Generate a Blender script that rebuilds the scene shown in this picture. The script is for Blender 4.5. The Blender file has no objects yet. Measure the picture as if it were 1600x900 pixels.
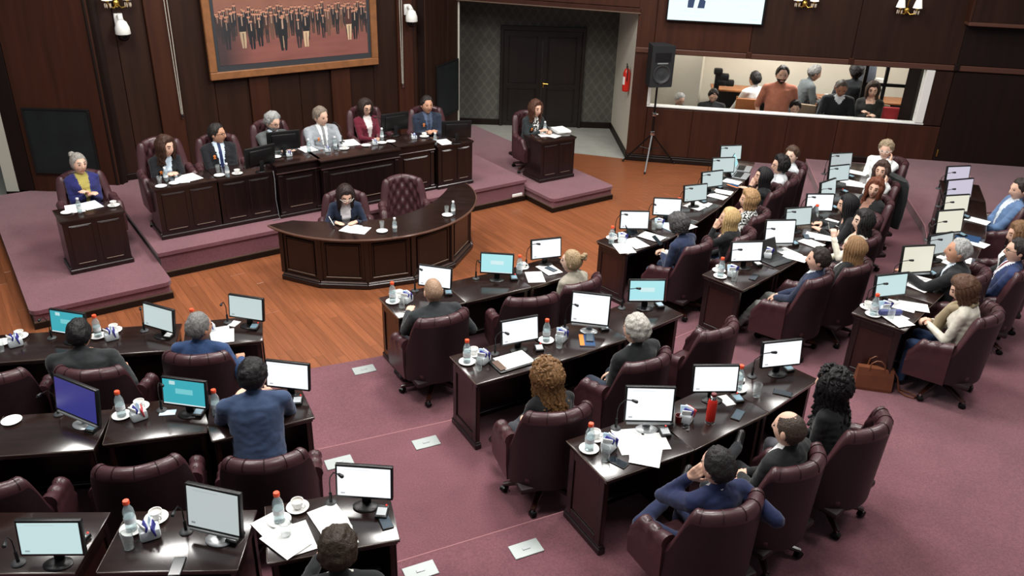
import bpy, bmesh, math, random
import numpy as np
from mathutils import Vector, Matrix, noise as mnoise

random.seed(7)
C = bpy.context.scene.collection
R = math.radians
PI = math.pi
scene = bpy.context.scene

# ------------------------------------------------------------------ camera
CAM_F = 1290.0            # focal length in pixels of the 1600 px wide frame
CAM_PITCH, CAM_ROLL, CAM_H = R(26.21), R(1.85), 4.737
_f = Vector((0, math.cos(CAM_PITCH), -math.sin(CAM_PITCH)))
_r = Vector((1, 0, 0)); _u = _r.cross(_f)
CAM_R = math.cos(CAM_ROLL) * _r + math.sin(CAM_ROLL) * _u
CAM_U = CAM_R.cross(_f)
CAM_FW = _f
camd = bpy.data.cameras.new('camera'); cam = bpy.data.objects.new('camera', camd); C.objects.link(cam)
camd.sensor_width = 36.0; camd.lens = 36.0 * CAM_F / 1600.0
camd.clip_start = 0.05; camd.clip_end = 200
M = Matrix((CAM_R, CAM_U, -CAM_FW)).transposed().to_4x4()
M.translation = (0, 0, CAM_H)
cam.matrix_world = M
scene.camera = cam

def U(px, py, z):
    """point at height z seen at pixel (px, py) of the photograph"""
    d = CAM_R * ((px - 800) / CAM_F) - CAM_U * ((py - 450) / CAM_F) + CAM_FW
    t = (z - CAM_H) / d.z
    return Vector((d.x * t, d.y * t, z))

# ------------------------------------------------------------------ world, lights, exposure
world = bpy.data.worlds.new('world'); scene.world = world; world.use_nodes = True
bg = world.node_tree.nodes['Background']
bg.inputs[0].default_value = (0.90, 0.95, 1.0, 1); bg.inputs[1].default_value = 0.13
def area(name, loc, size, power, col=(1, .97, .93), rot=(0, 0, 0)):
    l = bpy.data.lights.new(name, 'AREA'); l.shape = 'SQUARE'; l.size = size; l.energy = power; l.color = col
    o = bpy.data.objects.new(name, l); o.location = loc; o.rotation_euler = rot; C.objects.link(o); return o
for i, (x, y, p) in enumerate([(-4.5, 4.2, 150), (0.5, 4.2, 150), (5.5, 5.2, 90), (-4.5, 8.0, 225), (0.5, 8.0, 290),
                               (5.0, 9.0, 160), (-2.5, 11.6, 185), (2.8, 12.6, 190), (7.5, 11.0, 45)]):
    area('ceiling_light', (x, y, 6.6), 1.5, p)
scene.view_settings.view_transform = 'Standard'
scene.view_settings.look = 'None'
scene.view_settings.gamma = 1.0
scene.view_settings.use_curve_mapping = False
scene.view_settings.exposure = 0.35

# ------------------------------------------------------------------ materials
def s2l(c):
    c = c / 255.0
    return c / 12.92 if c <= .04045 else ((c + .055) / 1.055) ** 2.4
def rgb(r, g, b): return (s2l(r), s2l(g), s2l(b), 1)
MATS = {}
def mat(name, col, rough=.5, metal=0, spec=.5, coat=0, noise=0, nscale=(8, 8, 8), bump=0, bscale=60, sheen=0, trans=0, emit=None, estr=1, ior=1.45):
    if name in MATS: return MATS[name]
    m = bpy.data.materials.new(name); m.use_nodes = True; nt = m.node_tree
    p = nt.nodes['Principled BSDF']
    p.inputs['Base Color'].default_value = col
    p.inputs['Roughness'].default_value = rough; p.inputs['Metallic'].default_value = metal
    p.inputs['Specular IOR Level'].default_value = spec; p.inputs['Coat Weight'].default_value = coat
    p.inputs['Coat Roughness'].default_value = .15
    p.inputs['IOR'].default_value = ior
    if sheen: p.inputs['Sheen Weight'].default_value = sheen
    if trans: p.inputs['Transmission Weight'].default_value = trans
    if emit:
        p.inputs['Emission Color'].default_value = emit; p.inputs['Emission Strength'].default_value = estr
    if noise or bump:
        tc = nt.nodes.new('ShaderNodeTexCoord'); mp = nt.nodes.new('ShaderNodeMapping'); nt.links.new(tc.outputs['Object'], mp.inputs[0])
        mp.inputs['Scale'].default_value = nscale
    if noise:
        n = nt.nodes.new('ShaderNodeTexNoise'); n.inputs['Scale'].default_value = 1; n.inputs['Detail'].default_value = 6
        nt.links.new(mp.outputs[0], n.inputs['Vector'])
        mx = nt.nodes.new('ShaderNodeMix'); mx.data_type = 'RGBA'
        mx.inputs['A'].default_value = tuple(min(1, c * (1 - noise)) for c in col[:3]) + (1,)
        mx.inputs['B'].default_value = tuple(min(1, c * (1 + noise)) for c in col[:3]) + (1,)
        rmp = nt.nodes.new('ShaderNodeMapRange'); rmp.inputs[1].default_value = .3; rmp.inputs[2].default_value = .7
        nt.links.new(n.outputs['Fac'], rmp.inputs[0])
        nt.links.new(rmp.outputs[0], mx.inputs['Factor']); nt.links.new(mx.outputs['Result'], p.inputs['Base Color'])
    if bump:
        n2 = nt.nodes.new('ShaderNodeTexNoise'); n2.inputs['Scale'].default_value = bscale; n2.inputs['Detail'].default_value = 3
        nt.links.new(tc.outputs['Object'], n2.inputs['Vector'])
        b = nt.nodes.new('ShaderNodeBump'); b.inputs['Strength'].default_value = bump; b.inputs['Distance'].default_value = .01
        nt.links.new(n2.outputs['Fac'], b.inputs['Height']); nt.links.new(b.outputs[0], p.inputs['Normal'])
    MATS[name] = m; return m

M_carpet = mat('carpet', rgb(114, 72, 80), .95, noise=.10, nscale=(2.2, 2.2, 2.2), bump=.6, bscale=190, spec=.1, sheen=.25)
# fine speckle on the carpet pile
def speckle(m, sc, amt):
    nt = m.node_tree; p = nt.nodes['Principled BSDF']; src = p.inputs['Base Color'].links[0].from_socket
    tc = nt.nodes['Texture Coordinate']
    n = nt.nodes.new('ShaderNodeTexNoise'); n.inputs['Scale'].default_value = sc; n.inputs['Detail'].default_value = 2
    nt.links.new(tc.outputs['Object'], n.inputs['Vector'])
    mr = nt.nodes.new('ShaderNodeMapRange'); mr.inputs[1].default_value = .35; mr.inputs[2].default_value = .65
    mr.inputs[3].default_value = 1 - amt; mr.inputs[4].default_value = 1 + amt
    nt.links.new(n.outputs['Fac'], mr.inputs[0])
    mul = nt.nodes.new('ShaderNodeMix'); mul.data_type = 'RGBA'; mul.blend_type = 'MULTIPLY'; mul.inputs['Factor'].default_value = 1
    nt.links.new(src, mul.inputs['A']); nt.links.new(mr.outputs[0], mul.inputs['B']); nt.links.new(mul.outputs['Result'], p.inputs['Base Color'])
speckle(M_carpet, 75, .16)
M_stone = mat('grey_floor', rgb(150, 150, 142), .8, noise=.08, nscale=(5, 5, 5))
M_subfloor = mat('subfloor', rgb(60, 32, 20), .8)
def wood(name, col, grain=.25, scale=(14, 14, .9), rough=.35, coat=.2, per_obj=0.0, spec=.5):
    m = mat(name, col, rough, coat=coat, noise=grain, nscale=scale, spec=spec)
    if per_obj:
        nt = m.node_tree; p = nt.nodes['Principled BSDF']; src = p.inputs['Base Color'].links[0].from_socket
        oi = nt.nodes.new('ShaderNodeObjectInfo'); mr = nt.nodes.new('ShaderNodeMapRange')
        mr.inputs[3].default_value = 1 - per_obj; mr.inputs[4].default_value = 1 + per_obj
        nt.links.new(oi.outputs['Random'], mr.inputs[0])
        mul = nt.nodes.new('ShaderNodeMix'); mul.data_type = 'RGBA'; mul.blend_type = 'MULTIPLY'; mul.inputs['Factor'].default_value = 1
        nt.links.new(src, mul.inputs['A']); nt.links.new(mr.outputs[0], mul.inputs['B'])
        nt.links.new(mul.outputs['Result'], p.inputs['Base Color'])
    return m
M_plank = wood('plank_wood', rgb(130, 76, 47), .18, (1.6, 22, 4), .40, .25, per_obj=.14, spec=.4)
M_wall = wood('wall_wood', rgb(42, 23, 15), .22, (9, 9, .7), .5, .0, per_obj=.12, spec=.28)
M_wallred = wood('wall_wood_red', rgb(56, 29, 18), .22, (9, 9, .7), .48, .0, per_obj=.10, spec=.28)
M_walldark = wood('wall_wood_dark', rgb(26, 15, 11), .2, (9, 9, .7), .5, .0, spec=.25)
M_desk = wood('desk_wood', rgb(25, 13, 12), .3, (16, 16, 1.5), .34, .3)
M_desktop = wood('desktop_wood', rgb(33, 20, 17), .35, (3, 18, 8), .22, .45)
M_deskred = wood('desk_side_wood', rgb(44, 21, 17), .25, (14, 14, 1.2), .36, .25)
M_edge = mat('pale_edge_highlight', rgb(96, 78, 66), .35)  # pale trim colour, also the highlights painted on panel mouldings
M_beige = mat('beige_wall', rgb(205, 198, 182), .85, noise=.03, nscale=(2, 2, 2))
M_white = mat('white_paint', rgb(225, 225, 220), .5)
M_cream = mat('jamb_cream', rgb(180, 178, 165), .6)
M_black = mat('black_plastic', rgb(18, 18, 19), .4)
M_blackm = mat('black_metal', rgb(14, 14, 15), .35, metal=.3)
M_board = mat('blackboard', rgb(17, 24, 25), .55, noise=.3, nscale=(3, 3, 3))
M_chrome = mat('chrome', rgb(190, 190, 190), .22, metal=1)
M_brass = mat('brass', rgb(200, 165, 80), .3, metal=1)
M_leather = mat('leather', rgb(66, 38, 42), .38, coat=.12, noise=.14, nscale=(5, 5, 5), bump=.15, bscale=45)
M_leathershaded = mat('leather_back_shaded', rgb(35, 19, 22), .5, noise=.12, nscale=(4, 4, 4), bump=.12, bscale=45)  # same leather with the shade on the outer backs put into its colour
M_button = mat('leather_button', rgb(40, 14, 18), .4)
M_chairwood = mat('chair_wood', rgb(52, 24, 18), .3, coat=.3)
M_china = mat('china', rgb(238, 238, 235), .15)
M_paper = mat('paper', rgb(240, 240, 238), .8)
M_glass = mat('clear_glass', (.93, .97, .97, 1), .03, trans=.9, ior=1.45, spec=.6)
M_water = mat('water_bottle', (.85, .93, .95, 1), .05, trans=.85, ior=1.2)
M_cap = mat('orange_cap', rgb(235, 85, 50), .4)
M_capw = mat('white_cap', rgb(225, 228, 230), .4)
M_blue = mat('blue_packet', rgb(40, 42, 130), .5)
M_ltblue = mat('light_blue_card', rgb(190, 215, 232), .5)
M_navyc = mat('navy_cover', rgb(30, 62, 100), .5)
M_orange = mat('orange_cover', rgb(215, 120, 45), .5)
M_red = mat('red_enamel', rgb(190, 40, 30), .3)
M_redpk = mat('red_packet', rgb(220, 70, 75), .5)
M_maroonp = mat('dark_red_plastic', rgb(95, 20, 24), .35)
M_phone = mat('phone_glass', rgb(30, 38, 44), .12)
M_dgrey = mat('dark_grey', rgb(48, 50, 52), .5)
M_mgrey = mat('mid_grey', rgb(120, 122, 124), .5)
M_silver = mat('silver_plastic', rgb(170, 174, 176), .35, metal=.4)
M_plate = mat('floor_plate_metal', rgb(165, 172, 170), .45, metal=.35)
M_tan = mat('tan_leather', rgb(108, 62, 40), .4, noise=.12, nscale=(9, 9, 9))
M_frame = wood('picture_frame_wood', rgb(132, 86, 52), .2, (8, 8, 8), .45, .1)
M_oak = wood('office_wood', rgb(150, 95, 55), .2, (8, 3, 3), .45, .1)
M_fabric_tan = mat('tan_fabric', rgb(130, 115, 95), .9)
M_kelly = mat('purple_tube', rgb(72, 78, 130), .4)

def screen_mat(kind):
    """self-lit display pictures: plain page, or a page with a paler panel"""
    n = 'screen_' + kind
    if n in MATS: return MATS[n]
    base = {'white': (246, 250, 255), 'pale': (200, 216, 216), 'cyan': (176, 236, 242), 'teal': (58, 172, 186), 'blue': (48, 50, 128),
            'cream': (236, 232, 214), 'lilac': (206, 200, 218), 'grey': (188, 198, 198), 'palecyan': (200, 228, 230), 'tv': (224, 246, 250), 'off': (14, 16, 18)}[kind]
    m = bpy.data.materials.new(n); m.use_nodes = True; nt = m.node_tree; p = nt.nodes['Principled BSDF']
    p.inputs['Base Color'].default_value = (.02, .02, .02, 1); p.inputs['Roughness'].default_value = .3
    col = rgb(*base)
    tc = nt.nodes.new('ShaderNodeTexCoord'); sp = nt.nodes.new('ShaderNodeSeparateXYZ'); nt.links.new(tc.outputs['Generated'], sp.inputs[0])
    def band(sock, lo, hi):
        a = nt.nodes.new('ShaderNodeMath'); a.operation = 'GREATER_THAN'; nt.links.new(sock, a.inputs[0]); a.inputs[1].default_value = lo
        b = nt.nodes.new('ShaderNodeMath'); b.operation = 'LESS_THAN'; nt.links.new(sock, b.inputs[0]); b.inputs[1].default_value = hi
        c = nt.nodes.new('ShaderNodeMath'); c.operation = 'MULTIPLY'; nt.links.new(a.outputs[0], c.inputs[0]); nt.links.new(b.outputs[0], c.inputs[1]); return c.outputs[0]
    def mulm(a, b):
        c = nt.nodes.new('ShaderNodeMath'); c.operation = 'MULTIPLY'; nt.links.new(a, c.inputs[0]); nt.links.new(b, c.inputs[1]); return c.outputs[0]
    X, Y = sp.outputs['X'], sp.outputs['Z']
    cur = None
    def over(mask, c, cur):
        mx = nt.nodes.new('ShaderNodeMix'); mx.data_type = 'RGBA'; nt.links.new(mask, mx.inputs['Factor'])
        if cur is None: mx.inputs['A'].default_value = col
        else: nt.links.new(cur, mx.inputs['A'])
        mx.inputs['B'].default_value = c; return mx.outputs['Result']
    if kind in ('cyan', 'teal'):
        cur = over(mulm(band(X, .3, .72), band(Y, .45, .66)), rgb(215, 244, 246) if kind == 'cyan' else rgb(120, 204, 212), cur)
        cur = over(band(Y, .0, .05), rgb(225, 235, 238), cur)
        if kind == 'teal': cur = over(mulm(band(X, .16, .3), band(Y, .8, .95)), rgb(190, 225, 228), cur)
    elif kind in ('white', 'pale', 'palecyan', 'grey'):
        cur = over(mulm(band(X, .06, .14), band(Y, .07, .12)), tuple(c * .45 for c in col[:3]) + (1,), cur)
        cur = over(mulm(band(X, .12, .6), band(Y, .92, .94)), tuple(c * .82 for c in col[:3]) + (1,), cur)
    if cur is not None: nt.links.new(cur, p.inputs['Emission Color'])
    else: p.inputs['Emission Color'].default_value = col
    p.inputs['Emission Strength'].default_value = {'white': .84, 'tv': .95, 'off': 0}.get(kind, .74)
    MATS[n] = m; return m
# ------------------------------------------------------------------ mesh helpers
class MB:
    def __init__(s): s.v = []; s.f = []; s.m = []
    def add(s, vs, fs, mi=0, mx=None):
        o = len(s.v)
        for p in vs:
            p = Vector(p)
            s.v.append(tuple(mx @ p) if mx is not None else tuple(p))
        for f in fs: s.f.append(tuple(i + o for i in f)); s.m.append(mi)
        return s
    def box(s, x0, x1, y0, y1, z0, z1, mi=0, mx=None):
        vs = [(x, y, z) for z in (z0, z1) for y in (y0, y1) for x in (x0, x1)]
        return s.add(vs, [(0, 2, 3, 1), (4, 5, 7, 6), (0, 1, 5, 4), (2, 6, 7, 3), (0, 4, 6, 2), (1, 3, 7, 5)], mi, mx)
    def rbox(s, x0, x1, y0, y1, z0, z1, r=.01, mi=0, mx=None, seg=2):
        bm = bmesh.new(); bmesh.ops.create_cube(bm, size=1)
        for v in bm.verts:
            v.co = Vector((x0 + (v.co.x + .5) * (x1 - x0), y0 + (v.co.y + .5) * (y1 - y0), z0 + (v.co.z + .5) * (z1 - z0)))
        r = min(r, .49 * min(x1 - x0, y1 - y0, z1 - z0))
        bmesh.ops.bevel(bm, geom=bm.edges[:], offset=r, segments=seg, affect='EDGES', profile=.5)
        bm.verts.index_update()
        s.add([v.co[:] for v in bm.verts], [[v.index for v in f.verts] for f in bm.faces], mi, mx); bm.free(); return s
    def loft(s, rings, mi=0, mx=None, caps=True, closed=False):
        n = len(rings[0]); vs = [p for r in rings for p in r]; fs = []
        k = len(rings)
        for i in range(k if closed else k - 1):
            for j in range(n):
                a = i * n + j; b = i * n + (j + 1) % n; i2 = (i + 1) % k
                fs.append((a, b, i2 * n + (j + 1) % n, i2 * n + j))
        if caps and not closed:
            fs.append(tuple(range(n))[::-1]); fs.append(tuple((k - 1) * n + j for j in range(n)))
        return s.add(vs, fs, mi, mx)
    def lathe(s, prof, n=20, mi=0, mx=None, caps=True):
        return s.loft([[(r * math.cos(2 * PI * j / n), r * math.sin(2 * PI * j / n), z) for j in range(n)] for r, z in prof], mi, mx, caps)
    def tube(s, pts, r, n=8, mi=0, mx=None, caps=True):
        pts = [Vector(p) for p in pts]; k = len(pts)
        rs = r if isinstance(r, (list, tuple)) else [r] * k
        rings = []; up = None
        for i, p in enumerate(pts):
            d = (pts[min(i + 1, k - 1)] - pts[max(i - 1, 0)]).normalized()
            if up is None:
                up = Vector((0, 0, 1)) if abs(d.z) < .9 else Vector((1, 0, 0))
            a = d.cross(up).normalized(); b = a.cross(d).normalized(); up = b
            rings.append([tuple(p + rs[i] * (math.cos(2 * PI * j / n) * a - math.sin(2 * PI * j / n) * b)) for j in range(n)])
        return s.loft(rings, mi, mx, caps)
    def prism(s, poly, z0, z1, mi=0, mx=None):
        n = len(poly); ar = sum(poly[i][0] * poly[(i + 1) % n][1] - poly[(i + 1) % n][0] * poly[i][1] for i in range(n))
        if ar < 0: poly = poly[::-1]
        vs = [(x, y, z0) for x, y in poly] + [(x, y, z1) for x, y in poly]
        fs = [tuple(range(n))[::-1], tuple(range(n, 2 * n))] + [(i, (i + 1) % n, n + (i + 1) % n, n + i) for i in range(n)]
        return s.add(vs, fs, mi, mx)
    def ball(s, c, rad, n=12, k=8, mi=0, mx=None):
        rx, ry, rz = rad if isinstance(rad, (tuple, list)) else (rad,) * 3
        rings = []
        for i in range(k + 1):
            t = PI * (i * .98 + .01 * k) / k
            rings.append([(c[0] + rx * math.sin(t) * math.cos(2 * PI * j / n), c[1] + ry * math.sin(t) * math.sin(2 * PI * j / n), c[2] - rz * math.cos(t)) for j in range(n)])
        return s.loft(rings, mi, mx)
    def mesh(s, name, mats, smooth=True, angle=38):
        me = bpy.data.meshes.new(name); me.from_pydata(s.v, [], s.f)
        for m in (mats if isinstance(mats, (list, tuple)) else [mats]): me.materials.append(m)
        me.polygons.foreach_set('material_index', s.m)
        if smooth:
            me.polygons.foreach_set('use_smooth', [True] * len(s.f)); me.set_sharp_from_angle(angle=R(angle))
        me.update(); return me

def tag(o, label=None, cat=None, group=None, kind=None):
    if label: o['label'] = label
    if cat: o['category'] = cat
    if group: o['group'] = group
    if kind: o['kind'] = kind
    return o
def obj(name, me, parent=None, loc=None, rz=None, mx=None):
    o = bpy.data.objects.new(name, me); C.objects.link(o)
    if parent is not None: o.parent = parent
    if mx is not None: o.matrix_local = mx
    if loc is not None: o.location = loc
    if rz is not None: o.rotation_euler = (0, 0, rz)
    return o
def thing(name, label, cat, loc=(0, 0, 0), rz=0, group=None, scale=1):
    o = obj(name, None, None, loc, rz); o.empty_display_size = .1
    if scale != 1: o.scale = (scale,) * 3
    return tag(o, label, cat, group)
def struct(name, me, parent=None, **k):
    o = obj(name, me, parent, **k)
    if parent is None: o['kind'] = 'structure'
    return o
def place(tmpl, name, label, cat, loc, rz=0, group=None, scale=1):
    """a thing made from a list of (part name, mesh, sub-parts) that share their mesh data"""
    if len(tmpl) == 1 and not tmpl[0][2]:
        o = obj(name, tmpl[0][1], None, loc, rz)
        if scale != 1: o.scale = (scale,) * 3
        return tag(o, label, cat, group)
    t = thing(name, label, cat, loc, rz, group, scale)
    for pn, me, subs in tmpl:
        p = obj(pn, me, t)
        for sn, sm in subs: obj(sn, sm, p)
    return t
def RZ(a): return Matrix.Rotation(a, 4, 'Z')
def TR(x, y, z): return Matrix.Translation((x, y, z))

# ------------------------------------------------------------------ plan of the chamber
TIER = [0.0, .14, .28, .42]
DH = .70                                     # desk height
DAIS_A = R(35.8); DU = Vector((math.cos(DAIS_A), math.sin(DAIS_A), 0)); DN = Vector((math.sin(DAIS_A), -math.cos(DAIS_A), 0))
DO = Vector((-2.16, 11.23, 0)); DZ = .366; PZ = .234
def dp(u, v, z=0): p = DO + DU * u + DN * v; return Vector((p.x, p.y, z))    # stage coordinates: u along its front, v towards the audience

# base slab and the alcoves' stone floor
b = MB(); b.box(-11, 13, -3, 19, -.10, -.032); floor = struct('floor', b.mesh('floor', M_subfloor, False))
# floorboards: run from the stage towards the seats, each one a piece of the floor
T1 = [(-9, 6.35), (-5.2, 6.62), (-3.2, 6.93), (-2.5, 7.14), (-2.05, 7.30), (-1.40, 7.58), (-.74, 8.0), (-.06, 8.43), (.45, 8.83), (.97, 9.31), (1.53, 9.84), (1.98, 10.40),
      (2.39, 11.0), (2.73, 11.62), (3.03, 12.24), (3.30, 12.92), (3.85, 15.3)]
T2 = [(-9, 4.9), (-4.1, 5.1), (-3.08, 5.29), (-2.4, 5.53), (-1.72, 5.73), (-.55, 6.25), (.18, 6.68), (.78, 7.10), (1.36, 7.59), (2.05, 8.13), (2.56, 8.66), (3.17, 9.27), (3.63, 9.90), (4.03, 10.52),
      (4.38, 11.16), (4.70, 11.82), (4.96, 12.52), (5.4, 15.0)]
T3 = [(-9, 3.8), (-3.3, 3.96), (-1.52, 4.05), (-.74, 4.35), (.44, 4.92), (1.07, 5.29), (1.69, 5.76), (2.2, 6.22), (3.24, 7.07), (3.77, 7.64), (4.28, 8.22), (4.73, 8.77), (5.10, 9.32), (5.43, 9.94),
      (5.73, 10.6), (5.98, 11.27), (6.7, 14.9)]
def inside(p, poly):
    x, y = p; c = False; n = len(poly)
    for i in range(n):
        x0, y0 = poly[i]; x1, y1 = poly[(i + 1) % n]
        if (y0 > y) != (y1 > y) and x < (x1 - x0) * (y - y0) / (y1 - y0) + x0: c = not c
    return c
POLY1 = T1 + [(13, 14), (13, -3), (-9, -3)]
def in_stage(p, m=0):
    d = Vector((p[0], p[1], 0)) - DO; u = d.dot(DU); v = d.dot(DN)
    if abs(u) < 2.9 - m and v < -m: return True
    return (2.9 < abs(u) < 4.3 - m) and v < .66 - m
b = MB()
PW, PL = .105, 1.25
pm = MB(); pm.rbox(0, PL - .0015, 0, PW - .0012, -.03, 0, .0012, seg=1); plank_me = pm.mesh('plank', M_plank, False)
planks = []
pdir = Vector((DN.x, DN.y)); pperp = Vector((DU.x, DU.y))
prng = random.Random(3)
for i in range(-75, 75):
    off = prng.random() * PL
    for j in range(-12, 12):
        o2 = Vector((-1, 11)) + pperp * (i * PW) + pdir * (j * PL + off)
        mids = [o2 + pdir * (PL * k) + pperp * PW * .5 for k in (.02, .3, .5, .7, .98)]
        vis = 0
        for m_ in mids:
            if inside(m_, POLY1) or in_stage(m_, .1): continue
            if m_.y > 15.7 - .15 * (m_.x - 2) or m_.x < -8 or m_.y < 6.8 or m_.x > 4.2: continue
            if (m_ - Vector((-2.13, 10.95))).length < 1.2: continue
            vis += 1
        if vis: planks.append((vis < 2, (mids[2]).length, o2))
planks.sort(key=lambda t: (t[0], t[1]))
ang = math.atan2(pdir.y, pdir.x)
for k, (_, _, o2) in enumerate(planks[:300]): obj('plank', plank_me, floor, (o2.x, o2.y, 0), ang)
rest = MB()
for _, _, o2 in planks[300:]:
    rest.box(0, PL - .0015, 0, PW - .0012, -.03, 0, 0, TR(o2.x, o2.y, 0) @ RZ(ang))
if rest.v: tag(obj('far_planks', rest.mesh('far_planks', M_plank, False), floor), kind='stuff')
b = MB(); b.prism([(-1.35, 16.35), (2.12, 15.42), (2.12, 15.72), (2.1, 18), (-1.35, 18)], -.03, .004)
b.prism([(-9.5, 10.9), (-7.6, 11.2), (-7.45, 12.0), (-7.45, 14), (-9.5, 14)], -.03, .004)
struct('floor_alcove', b.mesh('alcove_floor', M_stone, False))
# carpeted tiers, each one step higher
for k, T in enumerate((T1, T2, T3)):
    bk = MB(); bk.prism(T + [(13, T[-1][1] - .8), (13, -3), (-9, -3)], -.03 if k == 0 else TIER[k] - .02, TIER[k + 1])
    struct('floor_tier', bk.mesh('tier', M_carpet, False))
    nb = MB()
    if k: # slim carpet nosing along the step
        for a_, b_ in zip(T[:-1], T[1:]):
            nb.tube([(a_[0], a_[1], TIER[k + 1] - .004), (b_[0], b_[1], TIER[k + 1] - .004)], .007, 6)
        struct('trim_step', nb.mesh('nosing', mat('nosing', rgb(160, 112, 116), .9)))
# stage: dais and its two lower wings, with a dark base moulding
def stage(name, u0, u1, v0, v1, z, rad):
    def corner(u, v, su, sv):
        return [(u + su * rad * (1 - math.cos(t)), v + sv * rad * (1 - math.sin(t))) if False else None for t in (0,)]
    pts = []
    for (u, v, a0) in ((u1 - rad, v1 - rad, 0), (u0 + rad, v1 - rad, 90)):
        for t in range(0, 91, 30): pts.append((u + rad * math.cos(R(a0 + t)), v + rad * math.sin(R(a0 + t))))
    pts += [(u0, v0), (u1, v0)]
    W = lambda q, e=0: (lambda p: (p.x, p.y))(dp(q[0], q[1]))
    mb = MB(); mb.prism([W(q) for q in pts], z - .05, z)
    ins = [(max(u0 + .03, min(u1 - .03, q[0])), min(q[1], v1 - .03)) for q in pts]
    mb.prism([W(q) for q in ins], .085, z - .05)
    t = struct(name, mb.mesh(name, M_carpet, False))
    mb = MB(); c2 = [(u0 + .012, v0), (u0 + .012, v1 - .012), (u1 - .012, v1 - .012), (u1 - .012, v0)]
    mb.prism([W(q) for q in c2], -.03, .075); mb.prism([W((q[0] * 1, q[1])) for q in [(u0 + .02, v0), (u0 + .02, v1 - .02), (u1 - .02, v1 - .02), (u1 - .02, v0)]], .075, .09, 1)
    obj('base_moulding', mb.mesh('base_moulding', [M_walldark, M_edge], False), t)
stage('floor_dais', -2.9, 2.9, -3.4, 0.0, DZ, .015)
stage('floor_wing_left', -4.45, -2.9, -3.75, .62, PZ, .09)
stage('floor_wing_right', 2.9, 4.2, -3.6, .70, PZ, .09)
# metal floor boxes let into the carpet
for (px, py, tz, lab) in ((569, 578, 1, 'grey metal floor box near the wooden floor edge'), (666, 692, 2, 'grey metal floor box beside curly-haired woman\'s desk'),
                     (530, 723, 2, 'grey metal floor box partly behind the bottom white monitor'), (822, 858, 3, 'grey metal floor box beside the front right desk'),
                     (657, 893, 3, 'grey metal floor box at the bottom picture edge')):
    p = U(px, py, TIER[tz]); mb = MB(); mb.rbox(-.115, .115, -.07, .07, 0, .008, .003, seg=1); mb.rbox(-.03, .03, -.012, .012, .008, .012, .002, 1, seg=1)
    tag(obj('floor_box', mb.mesh('floor_box', [M_plate, M_silver]), None, p, R(26)), lab, 'floor box', 'metal boxes in the carpet')
# ------------------------------------------------------------------ walls
def slab(A, B, z0, z1, t0, t1, mi=0, mb=None, bev=0):
    """box from plan point A to B, from offset t0 to t1 on the left-hand side of A->B"""
    A = Vector(A[:2]); B = Vector(B[:2]); d = (B - A); L = d.length; a = math.atan2(d.y, d.x)
    mb = mb or MB(); mx = TR(A.x, A.y, 0) @ RZ(a)
    if bev: mb.rbox(0, L, min(t0, t1), max(t0, t1), z0, z1, bev, mi, mx, 1)
    else: mb.box(0, L, min(t0, t1), max(t0, t1), z0, z1, mi, mx)
    return mb
def panel(parent, A, B, z0, z1, t0, t1, m, name='panel', bev=.006):
    return obj(name, slab(A, B, z0, z1, t0, t1, 0, None, bev).mesh(name, m, False), parent)
# painting wall (its room side is the right-hand side of A->B, i.e. negative offset)
wm = struct('wall_stage', slab(dp(-2.95, -3.14), dp(3.0, -3.14), -.03, 4.4, 0, .12).mesh('wall_stage', M_walldark, False))
us = [-2.8, -1.94, -1.59, -.51, -.19, .91, 1.26, 2.21, 2.51, 2.95]
for i in range(len(us) - 1):
    pil = i % 2 == 1
    if pil: panel(wm, dp(us[i], -3.14), dp(us[i + 1], -3.14), DZ, 4.3, 0, -.085, M_wallred, 'pilaster', .008)
    else:
        n = 2 if us[i + 1] - us[i] > .7 else 1
        for k in range(n):
            a = us[i] + (us[i + 1] - us[i]) * k / n + .004; c = us[i] + (us[i + 1] - us[i]) * (k + 1) / n - .004
            panel(wm, dp(a, -3.14), dp(c, -3.14), DZ + .1, 4.3, 0, -.03, M_wall, bev=.003)
    panel(wm, dp(us[i], -3.14), dp(us[i + 1], -3.14), DZ, DZ + .1, 0, -.10 if pil else -.045, M_walldark, 'skirting')
# flanking walls with a blackboard each
def flank(name, A, B, label):
    w = struct(name, slab(A, B, -.03, 4.4, .0, .12).mesh(name, M_walldark, False))
    A = Vector(A[:2]); B = Vector(B[:2]); d = (B - A) / (B - A).length; L = (B - A).length
    return w, A, d, L
w, A, d, L = flank('wall_left', (-7.66, 12.03), (-6.05, 12.05), '')
for a, c in ((0, .24), (.25, 1.57)): panel(w, A + d * a, A + d * c, PZ, 4.3, 0, -.03, M_wallred if a else M_walldark)
panel(w, (-6.12, 12.0), (-6.02, 12.17), DZ, 4.3, -.005, .03, M_walldark, 'edge_post')
w2, A2, d2, L2 = flank('wall_right_flank', (-1.72, 15.20), (-1.225, 16.45), '')
for a, c in ((0, .2), (.205, .9), (.905, 1.34)): panel(w2, A2 + d2 * a, A2 + d2 * c, 0, 4.3, 0, -.03, M_wall)
def blackboard(A, B, z0, z1, label):
    A = Vector(A); B = Vector(B); t = thing('blackboard', label, 'blackboard', (A.x, A.y, 0), math.atan2((B - A).y, (B - A).x), 'boards on the flanking walls')
    L = (B - A).length; mb = MB(); mb.box(.03, L - .03, -.02, 0, z0 + .03, z1 - .03); obj('board', mb.mesh('board', M_board, False), t)
    for x0, x1, a, c in ((0, L, z0, z0 + .03), (0, L, z1 - .03, z1), (0, .03, z0 + .03, z1 - .03), (L - .03, L, z0 + .03, z1 - .03)):
        mb = MB(); mb.rbox(x0, x1, -.032, 0, a, c, .004, seg=1); obj('frame_bar', mb.mesh('bar', M_black, False), t)
blackboard((-7.32, 11.995), (-6.33, 12.01), .53, 1.54, 'large blank blackboard behind the woman in blue cardigan')
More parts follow.
